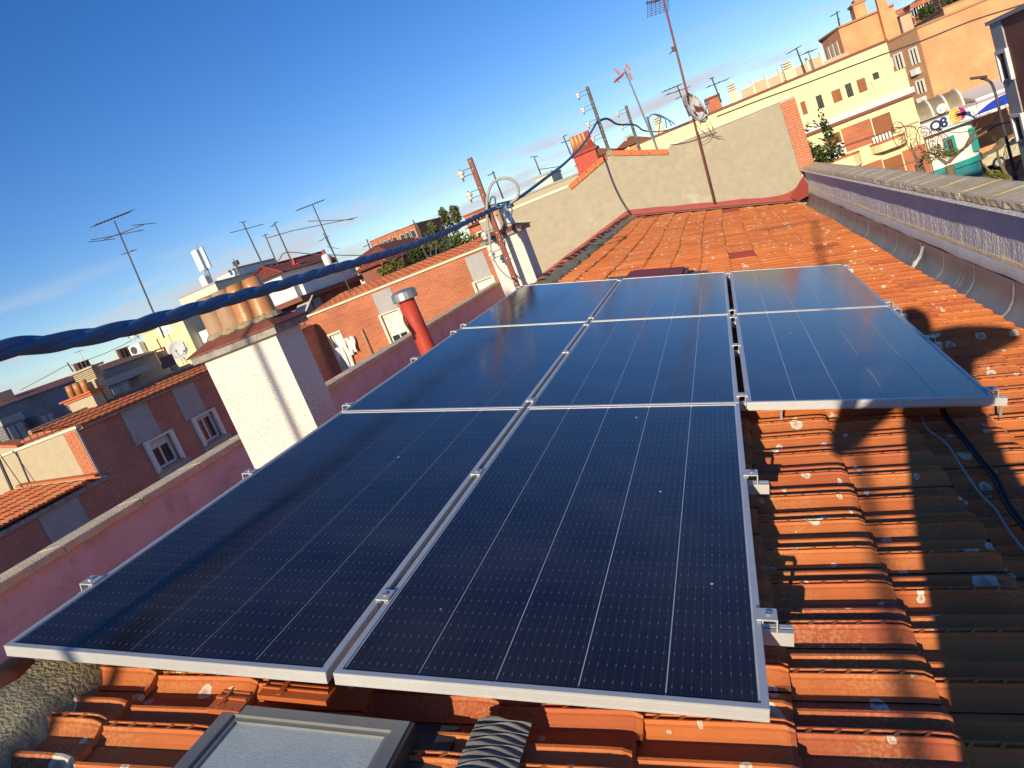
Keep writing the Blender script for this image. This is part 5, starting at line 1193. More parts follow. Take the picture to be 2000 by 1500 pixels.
# lattice mast left of the hipped roof
tl_ = thing('lattice_mast', PY(zF(1480, 270), 50), 'small dark lattice mast beside the red hipped roof', 'mast')
m_ = MB(); p = PY(zF(1480, 280), 50); c = PY(zF(1400, 90), 50)
for dx in (-.18, .18): m_.tube([p+XA*dx-Z*.5, c+XA*dx*.4], .035, 4)
for k in range(7): f = k/7; m_.tube([(p-XA*.18).lerp(c-XA*.07, f), (p+XA*.18).lerp(c+XA*.07, f+.14)], .022, 4)
m_.tube([c, PY(zF(1365, 30), 50)], .03, 4); m_.box(c.x-.2, c.x+.25, c.y-.1, c.y+.1, c.z-.2, c.z+.15); m_.build('lattice', M_dark, tl_)
# house with red hipped roof and white balcony
YR = 40.0
HB = thing('hipped_roof_house', (PY((540, 560), YR).x, YR+6, GZ), 'house with a red hipped roof and a long white balcony', 'house')
e0, e1, ap = PY((461, 566), 42), PY((552, 535), 42), PY((514, 523), 45.2); ze = (e0.z+e1.z)/2; zt1 = ap.z; rb = PX((655, 507), ap.x); yb_ = max(49, min(64, rb.y)); ec_ = e1
yb_ = 48.3; P = [(e0.x, 42, ze), (ec_.x, 42, ze), (ec_.x, 49.2, ze), (e0.x, 56, ze), (ap.x, 45.2, zt1), (ap.x, 53.5, zt1)]
m_ = MB(); m_.add(P, [(0, 1, 4), (1, 2, 5, 4), (2, 3, 5), (3, 0, 4, 5), (3, 2, 1, 0)]); hr = m_.build('roof', M_roofred, HB)
for (a_, b_) in ((P[0], P[4]), (P[1], P[4]), (P[4], P[5])):
    m_ = MB(); m_.tube([Vector(a_)+Z*.05, Vector(b_)+Z*.05], .1, 6); m_.build('ridge_tile', M_redpaint, hr)
m_ = MB(); m_.box(e0.x+.4, ec_.x-.5, 42.5, 48.6, GZ, ze-.005); m_.build('wall', M_whitewall, HB)
bz1, bz0 = PY((573, 558), YR).z, PY((580, 577), YR).z; bx0, bx1_ = PY((470, 590), YR).x, PY((573, 558), YR).x
m_ = MB(); m_.box(bx0, bx1_, YR, YR+.15, bz0, bz1); m_.box(bx1_-.15, bx1_, YR+.151, yb_, bz0, bz1); m_.box(bx0, bx1_, YR, yb_, bz0-.12, bz0-.001); m_.build('balcony', M_whitewall, HB)
m_ = MB(); m_.box(bx0-.1, bx1_+.45, YR-.45, yb_, bz0-.42, bz0-.121); m_.build('eaves_board', M_rust, HB)
m_ = MB()
for k in range(7): m_.lathe((bx1_-.25, YR+.9+1.1*k, bz1), [(.12, 0), (.17, .3), (.1, .3)], 7)
m_.build('flower_pots', M_pot, HB)
p = PX((594, 565), bx1_+.02); m_ = MB(); m_.box(bx1_+.004, bx1_+.3, p.y-.4, p.y+.4, p.z-.35, p.z+.35); m_.build('air_conditioner_unit', M_signw, HB)
m_ = MB(); m_.box(bx0+.1, bx1_-.05, YR+.6, yb_, GZ, bz0-.421); m_.build('wall', M_brickR, HB)
for (l_, r_) in (((593, 592), (607, 588)), ((610, 587), (625, 582))):
    p, q = PX(l_, bx1_), PX(r_, bx1_); m_ = MB(); m_.box(bx1_-.045, bx1_-.01, p.y, q.y, p.z-1.6, p.z+.1); m_.build('shutter', M_ltgrey, HB)
p, q = PY((562, 598), YR-.9), PY((588, 587), YR-.9); m_ = MB(); m_.prism([(p.x, YR-.9, p.z-.75), (q.x, YR-.9, p.z-.75), (q.x, YR+.59, p.z+.05), (p.x, YR+.59, p.z+.05)], (0, 0, .05)); m_.build('awning', M_cream, HB)
for (zx, zy, hh) in ((495, 735, .55), (520, 760, .25)):
    q = PY(zB(zx, zy), YR+6); m_ = MB(); m_.lathe((q.x, YR+6, q.z-.9), [(.2, 0), (.2, .9), (.15, 1.0)], 8); m_.build('chimney_pot', M_redmetal, hr)
# round white roof ventilator
q = PY(zB(668, 705), 44); t = thing('roof_ventilator', q-Z*.6, 'white drum ventilator with a red top behind the hipped roof', 'ventilator')
m_ = MB(); m_.lathe(q-Z*1.0, [(.2, 0), (.26, .5), (.26, .9), (.18, 1.0)], 12); m_.build('drum', M_whitewall, t); m_ = MB(); m_.lathe(q+Z*.02, [(.12, 0), (.12, .25), (.04, .3)], 10); m_.build('cap', M_redmetal, t)
# roofs between the hipped roof and the courtyard building
t, a, b, z1 = block('low red tiled house right behind the courtyard building', zB(870, 800), zB(1010, 750), 34, 7, M_brickR, M_roofred, rise=.6)
t, a, b, z1 = block('white house with a flat roof behind the tree', zB(1030, 745), zB(1230, 670), 38, 6, M_whitewall, M_ltgrey)
t, a, b, z1 = block('red gabled house under the far brick tower', zB(880, 770), zB(1040, 705), 48, 8, M_brickM, M_roofred, rise=.9)
t, a, b, z1 = block('pale flats with mottled walls beyond the cable', (1000, 392), (1130, 342), 55, 8, M_plaster2, M_ltgrey)
rowwin(t, a, b, 55, 1, 6, z1, .8, .9)
t, a, b, z1 = block('cream stair cabin on top of the pale flats', (1045, 350), (1075, 338), 56.5, 4, M_cream, M_ltgrey)
t, a, b, z1 = block('brick flats with small dark windows right of the tree', (906, 424), (955, 404), 70, 9, M_brickM, M_brickR)
rowwin(t, a, b, 70, 3, 4, z1, .8, .9, z_step=1.7, z_first=.5)
t, a, b, z1 = block('lower red brick flats beside those with dark windows', (915, 445), (1000, 412), 62, 8, M_brickM, M_roofred, rise=.7)
rowwin(t, a, b, 62, 2, 5, z1, .8, .9, z_step=1.7, z_first=.6)
# distant brick tower
t, a, b, z1 = block('distant stepped brick tower on the skyline', (722, 472), (775, 452), 130, 14, M_brickM, M_brickR)
rowwin(t, a, b, 130, 4, 5, z1, 1.3, 1.5, fm=M_cream)
t, a, b, z1 = block('taller half of the distant brick tower on the skyline', (771, 449), (812, 442), 128, 14, M_brickM, M_brickR)
rowwin(t, a, b, 128, 5, 3, z1, 1.3, 1.5, fm=M_cream)
# second row of roofs that closes the skyline
for i, (tl, tr, Y, mt, rf, lab) in enumerate((((-90, 885), (20, 842), 60, M_cream, M_roofred, 'cream house at the far left edge of the skyline'), ((680, 517), (760, 487), 62, M_cream, M_roofred, 'cream house with a red roof on the skyline below the tower'), ((1130, 322), (1200, 294), 62, M_brickM, M_rooforg, 'orange roofed house right of the dark red chimney'), ((1205, 294), (1262, 272), 66, M_brickO, M_rooforg, 'orange brick house behind the cable posts'), ((560, 560), (640, 528), 75, M_brickO, M_roofred, 'brick house behind the hipped roof'))):
    t, a, b, z1 = block(lab, tl, tr, Y, 9, mt, rf, rise=.8); rowwin(t, a, b, Y, 1, 4, z1, .9, 1.1)
# ------------------------------------------------------------------ right: yellow block, orange block, fuel station
YB = 45.0; YT = 47.0
yb = thing('yellow_block', (5, YB+5, GZ), 'pale yellow apartment block with balconies and an attic storey', 'apartment block')
a = PY((1250, 283), YT); b = PY(zD(1060, 298), YT); zt_ = PY(zD(760, 415), YT).z; x0, x1_ = a.x, b.x+.35
oT = Vector((x0, YT, 0)); HT_ = []
def hY(tl, br, o, Y): p = PY(tl, Y); q = PY(br, Y); return (p.x-o.x, q.x-o.x, q.z, p.z)
for (tl, tr, bl, shut) in ((zD(640, 628), zD(680, 613), zD(662, 722), 0), (zD(742, 598), zD(800, 573), zD(765, 680), 1), (zD(830, 552), zD(872, 537), zD(852, 640), 0), (zD(906, 525), zD(962, 502), zD(928, 615), 1), (zD(1010, 480), zD(1050, 464), zD(1030, 557), 0), (zD(540, 668), zD(572, 656), zD(560, 750), 1)):
    p = PY(tl, YT); q = PY(tr, YT); r_ = PY(bl, YT); HT_.append(((p.x-x0, q.x-x0, r_.z, (p.z+q.z)/2), shut))
zb0 = -.35
m_ = MB(); facade(m_, oT, XA, x1_-x0, GZ, zt_, [h_ for h_, s_ in HT_]); m_.build('wall', M_yellow, yb)
m_ = MB(); m_.box(x0, x1_, YT+.2, YT+9, GZ, zt_-.01); m_.build('body', M_yellow, yb)
m_ = MB(); m_.box(x0-.05, x1_+.08, YT-.1, YT+9, zt_+.001, zt_+.12); m_.build('coping_strip', M_rust, yb)
for h_, s_ in HT_:
    if s_: window(yb, oT, XA, h_, mf=M_shut, shutter=.97, sm=M_shut, bars=0)
    else: window(yb, oT, XA, h_, mf=M_dark, bars=2, fr=.05)
# lower front
pa = PY(zD(590, 735), YB); pb2 = PY(zD(1235, 477), YB); xa, xb = pa.x-1.5, pb2.x; zfr = (PY(zD(1020, 585), YB).z+PY(zD(700, 700), YB).z)/2
oF = Vector((xa, YB, 0)); holes = []
for (tl, tr, bl) in ((zD(1005, 775), zD(1125, 725), zD(1042, 905)), (zD(695, 895), zD(800, 852), zD(735, 1040)), (zD(1080, 1045), zD(1200, 1000), zD(1110, 1180))):
    p = PY(tl, YB); q = PY(tr, YB); r_ = PY(bl, YB); holes.append((p.x-xa, q.x-xa, r_.z, (p.z+q.z)/2))
m_ = MB(); facade(m_, oF, XA, xb-xa, GZ, zfr, holes); m_.build('wall', M_yellow, yb)
m_ = MB(); m_.box(xa, xb, YB+.2, YT-.003, GZ, zfr-.3); m_.build('body', M_yellow, yb)
m_ = MB(); m_.box(xa, xb, YB, YB+.18, zfr+.001, zfr+.05); st = PY(zD(1020, 580), YB).x; m_.box(st, xb, YB+.01, YB+.17, zfr+.051, zfr+.40); m_.build('parapet', M_yellow, yb)
zc_ = PY(zD(930, 727), YB).z
m_ = MB(); m_.box(xa-.1, xb+.12, YB-.22, YB-.003, zc_-.06, zc_+.22); m_.build('cornice', M_whitewall, yb); m_ = MB(); m_.box(xa-.1, xb+.1, YB-.18, YB-.003, zc_-.22, zc_-.061); m_.build('string_course', M_rust, yb)
window(yb, oF, XA, holes[0], mf=M_shut, shutter=.97, sm=M_shut, bars=0); window(yb, oF, XA, holes[1], mf=M_whitewall, shutter=.45, sm=M_shut, bars=1, pane=M_cloth); window(yb, oF, XA, holes[2], mf=M_shut, shutter=.98, sm=M_shut, bars=0, sill=False)
m_ = MB(); hp0, hp1 = holes[1][1]+.06, holes[0][0]-.06; m_.box(xa+hp0, xa+hp1, YB-.03, YB-.004, holes[0][2]-.1, holes[0][3]+.05); m_.build('brick_panel', M_brickM, yb)
m_ = MB(); m_.box(xa+holes[2][0]-2.6, xa+holes[2][0]-.05, YB-.03, YB-.004, GZ, holes[2][3]+.1); m_.box(xa+holes[2][1]+.05, xb-.02, YB-.03, YB-.004, GZ, holes[2][3]+.1); m_.build('brick_panel', M_brickM, yb)
def balcony(p, q, zt, zb, dp):
    n = 12; w = (q-p); P = []
    for i in range(n+1):
        f = i/n; P.append((p+w*f, YB-.004-dp*(min(1, 4*min(f, 1-f)))**.6))
    m_ = MB(); poly = [(x, y, zb) for x, y in P]; m_.prism(poly, (0, 0, zt-zb)); bo = m_.build('balcony', M_yellow, yb)
    r_ = MB(); poly = [(x, y-.03, zt+.001) for x, y in P]; r_.prism(poly, (0, 0, .10)); r_.build('balcony_rail', M_brick1, bo)
    k = MB(); j = int(n*.0)
    for i in range(6): k.box(p+.12+.16*i, p+.22+.16*i, YB-dp*.8, YB-dp*.72, zt+.12, zt+.45)
    k.build('balusters', M_whitewall, bo)
pp = PY(zD(995, 960), YB); qq = PY(zD(1225, 872), YB); z0_ = PY(zD(1015, 1010), YB).z; balcony(pp.x, qq.x, (pp.z+qq.z)/2, z0_+.05, .8)
pp = PY(zD(770, 1050), YB); qq = PY(zD(930, 985), YB); balcony(pp.x-.6, qq.x, (pp.z+qq.z)/2, (pp.z+qq.z)/2-.62, .7)
# chimneys on the yellow block
for (zx, zy, wd) in ((1640, 515, .42), (1225, 700, .42), (1945, 395, .45)):
    p = PY(zC(zx, zy), YT+1); m_ = MB(); m_.box(p.x, p.x+wd, YT+1, YT+1.5, zt_, p.z); c = m_.build('chimney', M_yellow, yb)
    for k in range(3): m_ = MB(); m_.box(p.x-.03, p.x+wd+.03, YT+.97, YT+1.53, p.z+.06+.14*k, p.z+.12+.14*k); m_.build('cowl_slat', M_cream, c)
    m_ = MB(); m_.box(p.x+.1, p.x+wd-.1, YT+1.1, YT+1.4, p.z, p.z+.46); m_.build('cowl_core', M_plaster2, c)
# peach terrace wall behind the attic
pt = thing('terrace_wall', (4, 51, GZ), 'peach terrace wall of panels and posts above the yellow attic', 'wall')
p = PY(zD(155, 577), 51); q = PY(zD(690, 378), 51); zt1 = (p.z+q.z)/2
n = 6
for i in range(n):
    xa_ = p.x+(q.x-p.x)*i/n; xb_ = p.x+(q.x-p.x)*(i+1)/n-.12; m_ = MB(); m_.box(xa_, xb_, 51, 51.2, zt_-1.5, zt1+(.1 if i % 2 else 0)); m_.build('wall_panel', M_peach, pt)
    m_ = MB(); m_.box(xb_+.002, xb_+.118, 50.93, 51.2, zt_-1.5, zt1+.32); m_.build('wall_post', M_cream, pt)
p2 = PY(zD(830, 330), 51); m_ = MB(); m_.box(q.x, p2.x+.2, 51.01, 51.2, zt_-1.5, zt1-.3); m_.build('wall_panel', M_peach, pt)
t, a, b, z1 = block('orange brick stair cabin left of the peach terrace wall', (1378, 197), (1404, 187), 56, 5, M_brickM, M_roofred)
# tall peach block with chimney
c0 = PY(zD(790, 187), 62); r0 = PY(zD(1160, 40), 62); l0 = PY(zD(677, 256), 66)
PK = thing('peach_block', (c0.x, 66, GZ), 'tall peach block with a square chimney above the yellow attic', 'apartment block')
zt2 = c0.z
m_ = MB(); m_.prism([(c0.x, 62, GZ), (r0.x, 62.3, GZ), (r0.x, 74, GZ), (l0.x+1.5, 74, GZ), (l0.x, 66, GZ)], (0, 0, zt2-GZ)); m_.build('wall', M_brickO, PK)
m_ = MB(); m_.prism([(c0.x, 61.8, zt2+.002), (r0.x, 62.1, zt2+.002), (r0.x, 74, zt2+.002), (l0.x+1.4, 74, zt2+.002), (l0.x-.2, 66, zt2+.002)], (0, 0, .12)); m_.build('coping_strip', M_browntone, PK)
p = PY(zD(1090, 0), 61.6); q = PY(zD(1135, 0), 61.6); m_ = MB(); m_.box(p.x-.5, q.x-.3, 61.4, 61.95, GZ, zt2+3.2); m_.build('chimney', M_brickO, PK)
p = PY(zD(900, 95), 64); q = PY(zD(950, 75), 64); m_ = MB(); m_.box(p.x, q.x+.3, 64, 65.5, zt2, p.z+.6); m_.build('chimney', M_brickO, PK); m_ = MB(); m_.box(p.x-.1, q.x+.4, 63.9, 65.6, p.z+.601, p.z+.75); m_.box(p.x+.2, q.x+.1, 64.2, 65.3, p.z+.751, p.z+1.0); m_.build('cap', M_browntone, PK)
dv = (Vector((l0.x, 66, 0))-Vector((c0.x, 62, 0))); dl = dv.normalized(); nn = Vector((dl.y, -dl.x, 0)); nn = nn if nn.y < 0 else -nn
for k in range(3):
    o = Vector((c0.x, 62, 0))+dl*(.8+k*1.0)+nn*.02; m_ = MB(); m_.obox(o, dl, nn, Z, 0, .55, 0, .05, zt2-2.2, zt2-.7); m_.build('window', M_cream, PK)
# orange blank wall block with its shaded flank
YO = 56.0
cO = PY(zD(1305, 187), YO); lO = PY((1718, 90), YO+2.8); zo = cO.z; rO = PY((2080, -40), YO)
OB = thing('orange_block', (cO.x+5, YO+5, GZ), 'huge blank orange brick wall of a block behind the fuel station', 'apartment block')
m_ = MB(); m_.prism([(cO.x, YO, GZ), (cO.x+22, YO, GZ), (cO.x+22, YO+14, GZ), (lO.x+2, YO+14, GZ), (lO.x-.0, YO+2.8, GZ)], (0, 0, zo-GZ)); m_.build('wall', M_brickO, OB)
m_ = MB(); m_.prism([(cO.x, YO-.12, zo+.002), (cO.x+22, YO-.12, zo+.002), (cO.x+22, YO+14, zo+.002), (lO.x+2, YO+14, zo+.002), (lO.x-.15, YO+2.8, zo+.002)], (0, 0, .12)); m_.build('coping_strip', M_browntone, OB)
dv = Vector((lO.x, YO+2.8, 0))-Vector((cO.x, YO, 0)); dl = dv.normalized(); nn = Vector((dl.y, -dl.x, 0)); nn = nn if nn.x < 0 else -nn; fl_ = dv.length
m_ = MB(); m_.obox(Vector((cO.x, YO, 0)), dl, nn, Z, .05, fl_, .003, .03, GZ, zo-.02); m_.build('flank', M_browntone, OB)  # browner than the front: the flank's shade is put into its colour
def onflank(px, py):
    d = ray(px, py); o = Vector((cO.x, YO, 0)); tt = o.dot(nn)/d.dot(nn); P_ = d*tt; return (P_-o).dot(dl), P_.z
for (tl, br, ac) in ((zD(1250, 320), zD(1330, 405), 1), (zD(1165, 350), zD(1218, 440), 1), (zD(1110, 385), zD(1140, 440), 0), (zD(1312, 520), zD(1352, 600), 1)):
    s1, zt3 = onflank(*tl); s0, zb3 = onflank(*br); o = Vector((cO.x, YO, 0))+nn*.03; f = MB()
    a0, a1 = min(s0, s1), max(s0, s1)
    if a1-a0 < .5: a0, a1 = (a0+a1)/2-.35, (a0+a1)/2+.35
    f.obox(o, dl, nn, Z, a0, a0+.12, 0, .06, zb3, zt3); f.obox(o, dl, nn, Z, a1-.12, a1, 0, .06, zb3, zt3); f.obox(o, dl, nn, Z, a0+.12, a1-.12, 0, .06, zt3-.1, zt3); f.obox(o, dl, nn, Z, (a0+a1)/2-.06, (a0+a1)/2+.06, 0, .05, zb3, zt3-.1); fo = f.build('window', M_whitewall, OB)
    g = MB(); g.obox(o, dl, nn, Z, a0+.1, a1-.1, .001, .02, zb3+.02, zt3-.05); g.build('pane', M_pane, fo)
    if ac: g = MB(); g.obox(o, dl, nn, Z, a0+.15, a0+.65, .02, .34, zb3-.62, zb3-.22); g.build('air_conditioner_unit', M_signw, OB)
# ------------------------------------------------------------------ fuel station
YQ = 48.0
FS = thing('fuel_station', (12, YQ, GZ), 'fuel station kiosk with a white fascia, blue wave and teal trim', 'fuel station')
fl0 = PY(zE(272, 812), YQ); fr0 = PY(zE(1235, 505), YQ); fb = PY(zE(300, 945), YQ); zf1 = (fl0.z+fr0.z)/2; zf0 = PY(zE(1000, 700), YQ).z-.05
xf0, xf1 = fl0.x, PY(zE(1700, 400), YQ).x
m_ = MB(); m_.box(xf0, xf1, YQ, YQ+9, zf0, zf1); m_.build('fascia', M_signw, FS)
m_ = MB(); m_.box(xf0-.02, xf1, YQ-.06, YQ+.0-.003, zf0-.05, zf0+.10); m_.build('fascia_lip', M_whitewall, FS)
m_ = MB(); m_.prism([(xf0+3.5, YQ+2.5, zf1+.01), (xf1, YQ+2.5, zf1+.01), (xf1, YQ+7, zf1+.5), (xf0+3.5, YQ+7, zf1+.5)], (0, 0, .15)); m_.build('roof', M_whitewall, FS)
# lettering
def text(s, p, size, mat, parent, name, depth=.02):
    c = bpy.data.curves.new(name, 'FONT'); c.body = s; c.size = size; c.extrude = depth; c.align_x = 'CENTER'; c.align_y = 'CENTER'; c.offset = size*.03
    o = bpy.data.objects.new(name, c); COL.objects.link(o); dg = bpy.context.evaluated_depsgraph_get(); me = bpy.data.meshes.new_from_object(o.evaluated_get(dg)); bpy.data.objects.remove(o)
    me.materials.clear(); me.materials.append(mat); o = bpy.data.objects.new(name, me); COL.objects.link(o); o.parent = parent; o.rotation_euler = (pi/2, 0, 0); o.location = Vector(p)-WL[parent]; return o
q1 = PY(zE(449, 842), YQ-.04); q2 = PY(zE(540, 805), YQ-.04)
text('Q', (q1.x, YQ-.04, q1.z), .72, M_navy, FS, 'letter'); text('8', (q2.x, YQ-.04, q2.z), .72, M_navy, FS, 'letter')
# emblem: two overlapping sails with stripes on an oval
ec = PY(zE(690, 720), YQ-.05); ew = (PY(zE(785, 700), YQ).x-PY(zE(590, 760), YQ).x)/2
def oval(m_, cx, cz, rx, rz, y, th, f=lambda t: 1., a0=0, a1=2*pi, n=28):
    m_.prism([(cx+rx*cos(a0+(a1-a0)*i/n)*f(i/n), y, cz+rz*sin(a0+(a1-a0)*i/n)) for i in range(n if a1-a0 > 6.2 else n+1)], (0, th, 0))
m_ = MB(); oval(m_, ec.x, ec.z, ew*1.05, ew*1.0, YQ-.07, .06); eo = m_.build('emblem', M_signw, FS)
m_ = MB(); oval(m_, ec.x-ew*.05, ec.z, ew*.95, ew*.95, YQ-.08, .008, a0=pi*.42, a1=pi*1.58); m_.build('emblem_sail', M_signy, eo)
m_ = MB(); oval(m_, ec.x+ew*.12, ec.z+ew*.05, ew*.88, ew*.88, YQ-.089, .008, a0=-pi*.45, a1=pi*.45); m_.build('emblem_sail', M_signp, eo)
m_ = MB(); oval(m_, ec.x+ew*.10, ec.z-ew*.08, ew*.42, ew*.62, YQ-.098, .008); m_.build('emblem_sail', M_signr, eo)
m_ = MB()
for k in range(5):
    zz = ec.z-ew*.55+ew*.27*k; hw = math.sqrt(max(0, (ew*.86)**2-(zz-ec.z)**2)); m_.box(ec.x-hw, ec.x+ew*.38, YQ-.107, YQ-.099, zz-ew*.05, zz+ew*.05)
m_.build('emblem_stripe', M_signc, eo)
# blue wave
w0 = PY(zE(880, 752), YQ); pts = []
xw1 = xf1-.0; zl0 = zf0+.12
for i in range(15):
    f = i/14; x = w0.x+(PY(zE(1225, 505), YQ).x-w0.x)*f; pts.append((x, YQ-.03, zl0+(zf1-zl0-.02)*math.sin(f*pi/2)**1.1))
m_ = MB(); m_.prism(pts+[(xw1, YQ-.03, zf1-.02), (xw1, YQ-.03, zl0)], (0, .025, 0)); m_.build('blue_wave', M_blue, FS)
# kiosk
k0 = PY(zE(300, 960), YQ+.6); k1 = PY(zE(985, 1100), YQ+.6); xk0, xk1 = k0.x+.1, k1.x
zk = PY(zE(700, 1250), YQ+.6).z
def rounded(x0, x1, y0, y1, r_, n=6):
    P = [(x0, y1), (x0, y0)]
    for i in range(n+1): a_ = -pi/2+pi/2*i/n; P.append((x1-r_+r_*cos(a_), y0+r_+r_*sin(a_)))
    return P+[(x1, y1)]
m_ = MB(); m_.prism([(x, y, zk) for x, y in rounded(xk0, xk1, YQ+.6, YQ+6, .9)], (0, 0, zf0-zk-.06)); m_.build('kiosk_wall', M_whitewall, FS)
m_ = MB(); m_.prism([(x, y, zk-.30) for x, y in rounded(xk0-.05, xk1+.08, YQ+.5, YQ+6, .95)], (0, 0, .299)); m_.build('kiosk_band', M_teal, FS)
m_ = MB(); m_.prism([(x, y, GZ) for x, y in rounded(xk0+.05, xk1-.05, YQ+.7, YQ+6, .9)], (0, 0, zk-.301-GZ)); m_.build('kiosk_base', M_tealb, FS)
for (tl, tr, br, bl) in ((zE(530, 985), zE(655, 940), zE(700, 1150), zE(580, 1195)), (zE(815, 872), zE(890, 850), zE(945, 1105), zE(875, 1140))):
    P = [PY(q, YQ+.55) for q in (tl, tr, br, bl)]; x0_ = (P[0].x+P[3].x)/2; x1q = (P[1].x+P[2].x)/2; z1_ = (P[0].z+P[1].z)/2; z0q = (P[2].z+P[3].z)/2
    f = MB()
    for (a_, b2, c, d) in ((x0_, x0_+.16, z0q, z1_), (x1q-.16, x1q, z0q, z1_), (x0_+.16, x1q-.16, z1_-.16, z1_), (x0_+.16, x1q-.16, z0q, z0q+.16)): f.box(a_, b2, YQ+.53, YQ+.595, c, d)
    fo = f.build('window', M_teal, FS); g = MB(); g.box(x0_+.15, x1q-.15, YQ+.57, YQ+.59, z0q+.15, z1_-.15); g.build('pane', M_pane if tl[0] < 1860 else M_signw, fo)
m_ = MB()
for k in range(3): x = xk0+4+6*k; m_.box(x+3, x+3.4, YQ+4, YQ+4.4, GZ, zf0); 
m_.build('canopy_post', M_blue, FS)
m_ = MB(); m_.box(xk1+.2, xf1+6, YQ+8.8, YQ+9, GZ, zf0-.003); m_.build('canopy_shade_wall', M_dark, FS)  # dark colour stands in for the shade under the canopy
# barrel-vault shelter on top
v0 = PY(zE(250, 760), YQ+1.2); v1 = PY(zE(755, 560), YQ+1.2)
VT = thing('vault_canopy', (v0.x, YQ+2, zf1), 'barrel-vaulted translucent canopy with white ribs above the sign', 'canopy')
rz = PY(zE(180, 620), YQ+1.2).z-zf1; R_ = 1.25; n = 12
def arc(x): return [(x, YQ+1.2+R_-R_*cos(pi*i/n), zf1+.10+R_*.80*sin(pi*i/n)) for i in range(n+1)]
m_ = MB(); A_ = arc(v0.x); B_ = arc(v1.x); m_.add(A_+B_, [(i, i+1, n+2+i, n+1+i) for i in range(n)]); m_.build('vault_sheet', pm('smoky_sheet', (.30, .24, .15), (.24, .19, .12), scale=2, rough=.35, bump=0, spec=.5), VT, smooth=True)
for k in range(4):
    x = v0.x+(v1.x-v0.x)*k/3; m_ = MB(); m_.tube([Vector(q)+Vector((0, -.02, .02)) for q in arc(x)], .07, 5); m_.build('rib', M_whitewall, VT)
pd = PY(zE(515, 645), YQ+.9); dish('white satellite dish before the vaulted canopy', pd, .27, (-.5, -.8, .35), M_signw, pole=Vector((pd.x+.2, YQ+1.1, zf1)))
# car under the canopy
def car(p, label, d=1):
    t = thing('parked_car', p, label, 'car'); prof = [(-2.0, .35), (-2.05, .75), (-1.7, .92), (-1.0, 1.0), (-.45, 1.42), (.6, 1.45), (1.35, 1.0), (2.0, .85), (2.05, .4)]
    m_ = MB(); m_.prism([Vector(p)+Vector((x*d, -.82, z)) for x, z in prof], (0, 1.64, 0)); m_.build('body', M_beigecar, t)
    for yv in (-.832, .822):
        m_ = MB(); m_.prism([Vector(p)+Vector((x*d, yv, z)) for x, z in ((-.85, 1.02), (-.38, 1.36), (.05, 1.38), (.05, 1.02))], (0, .01, 0)); m_.prism([Vector(p)+Vector((x*d, yv, z)) for x, z in ((.12, 1.02), (.12, 1.38), (.55, 1.39), (1.1, 1.02))], (0, .01, 0)); m_.build('side_window', M_pane, t)
    for x in (-1.25, 1.25):
        for yv in (-.85, .65):
            w = MB(); w.lathe(Vector(p)+Vector((x*d, yv, .33)), [(.20, 0), (.33, 0), (.34, .03), (.34, .17), (.33, .2), (.2, .2)], 18, (0, 1, 0)); wo = w.build('wheel', M_black, t)
            w = MB(); w.lathe(Vector(p)+Vector((x*d, yv-.005, .33)), [(.205, 0), (.205, .21), (.05, .215)], 12, (0, 1, 0)); w.build('rim', M_steel, wo)
    m_ = MB(); m_.box(p[0]+2.0*d-.02, p[0]+2.0*d+.06, p[1]-.7, p[1]-.35, p[2]+.62, p[2]+.8); m_.build('headlight', M_signw, t)
    return t
cp = PY(zE(1215, 1300), 49.4); car(Vector((xk1+2.15, 50.6, GZ+.005)), 'beige car parked by the fuel station kiosk')
# street lamp
lb = PY((1983, 345), 42.5); lt_ = [PY(q, 42.5) for q in ((1978, 320), (1958, 240), (1951, 205), (1945, 180), (1936, 162), (1925, 155), (1915, 153))]
SLp = thing('street_lamp', (lt_[0].x, 42.5, GZ), 'grey street lamp with a curved arm before the fuel station', 'street lamp')
xs_ = lt_[1].x
pole = [Vector((xs_, 42.5, GZ)), Vector((xs_, 42.5, lt_[2].z))]+[Vector((min(q.x, xs_), 42.5, q.z)) for q in lt_[3:]]
m_ = MB(); m_.tube([pole[0]]+smooth_path(pole[1:], 5), [.085]+[.062]*(len(smooth_path(pole[1:], 5))), 8); m_.build('pole', M_dark, SLp, smooth=True)
e = lt_[-1]; e2 = PY((1897, 157), 42.3); m_ = MB(); m_.prism([e+Vector((.25, -.16, -.09)), e+Vector((.25, .16, -.09)), e2+Vector((0, .1, .02)), e2+Vector((0, -.1, .02))], (0, 0, .13)); m_.build('lamp_head', M_dark, SLp)
# ------------------------------------------------------------------ brick building at the right edge
XR = 8.2
RB = thing('brick_corner_building', (XR+3, 30, GZ), 'brick building with a grey window bay at the right edge', 'building')
ye = PX((1931, 46), XR).y; zrt = PX((1931, 46), XR).z; oR = Vector((XR, ye, 0)); aR = -YA
def hR(tl, br): p = PX(tl, XR); q = PX(br, XR); return (ye-p.y, ye-q.y, q.z, p.z)
w1t = PX(zD(1845, 350), XR); w1b = PX(zD(1925, 515), XR); w1r = PX(zD(1900, 330), XR)
s0_, s1_ = ye-PX(zD(1842, 345), XR).y, ye-PX(zD(1890, 318), XR).y
hs_ = [(s0_, s1_, PX(zD(1875, 515), XR).z, w1t.z), (s0_, s1_, PX(zD(1960, 905), XR).z, PX(zD(1935, 760), XR).z)]
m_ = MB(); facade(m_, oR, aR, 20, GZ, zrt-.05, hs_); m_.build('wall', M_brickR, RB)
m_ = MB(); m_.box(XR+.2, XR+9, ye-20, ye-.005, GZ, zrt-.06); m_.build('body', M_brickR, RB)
m_ = MB(); m_.box(XR-.08, XR+9, ye-20, ye+.06, zrt-.049, zrt+.06); m_.build('coping_strip', M_ltgrey, RB)
for h_ in hs_: window(RB, oR, aR, h_, shutter=0, bars=0, fr=.09)
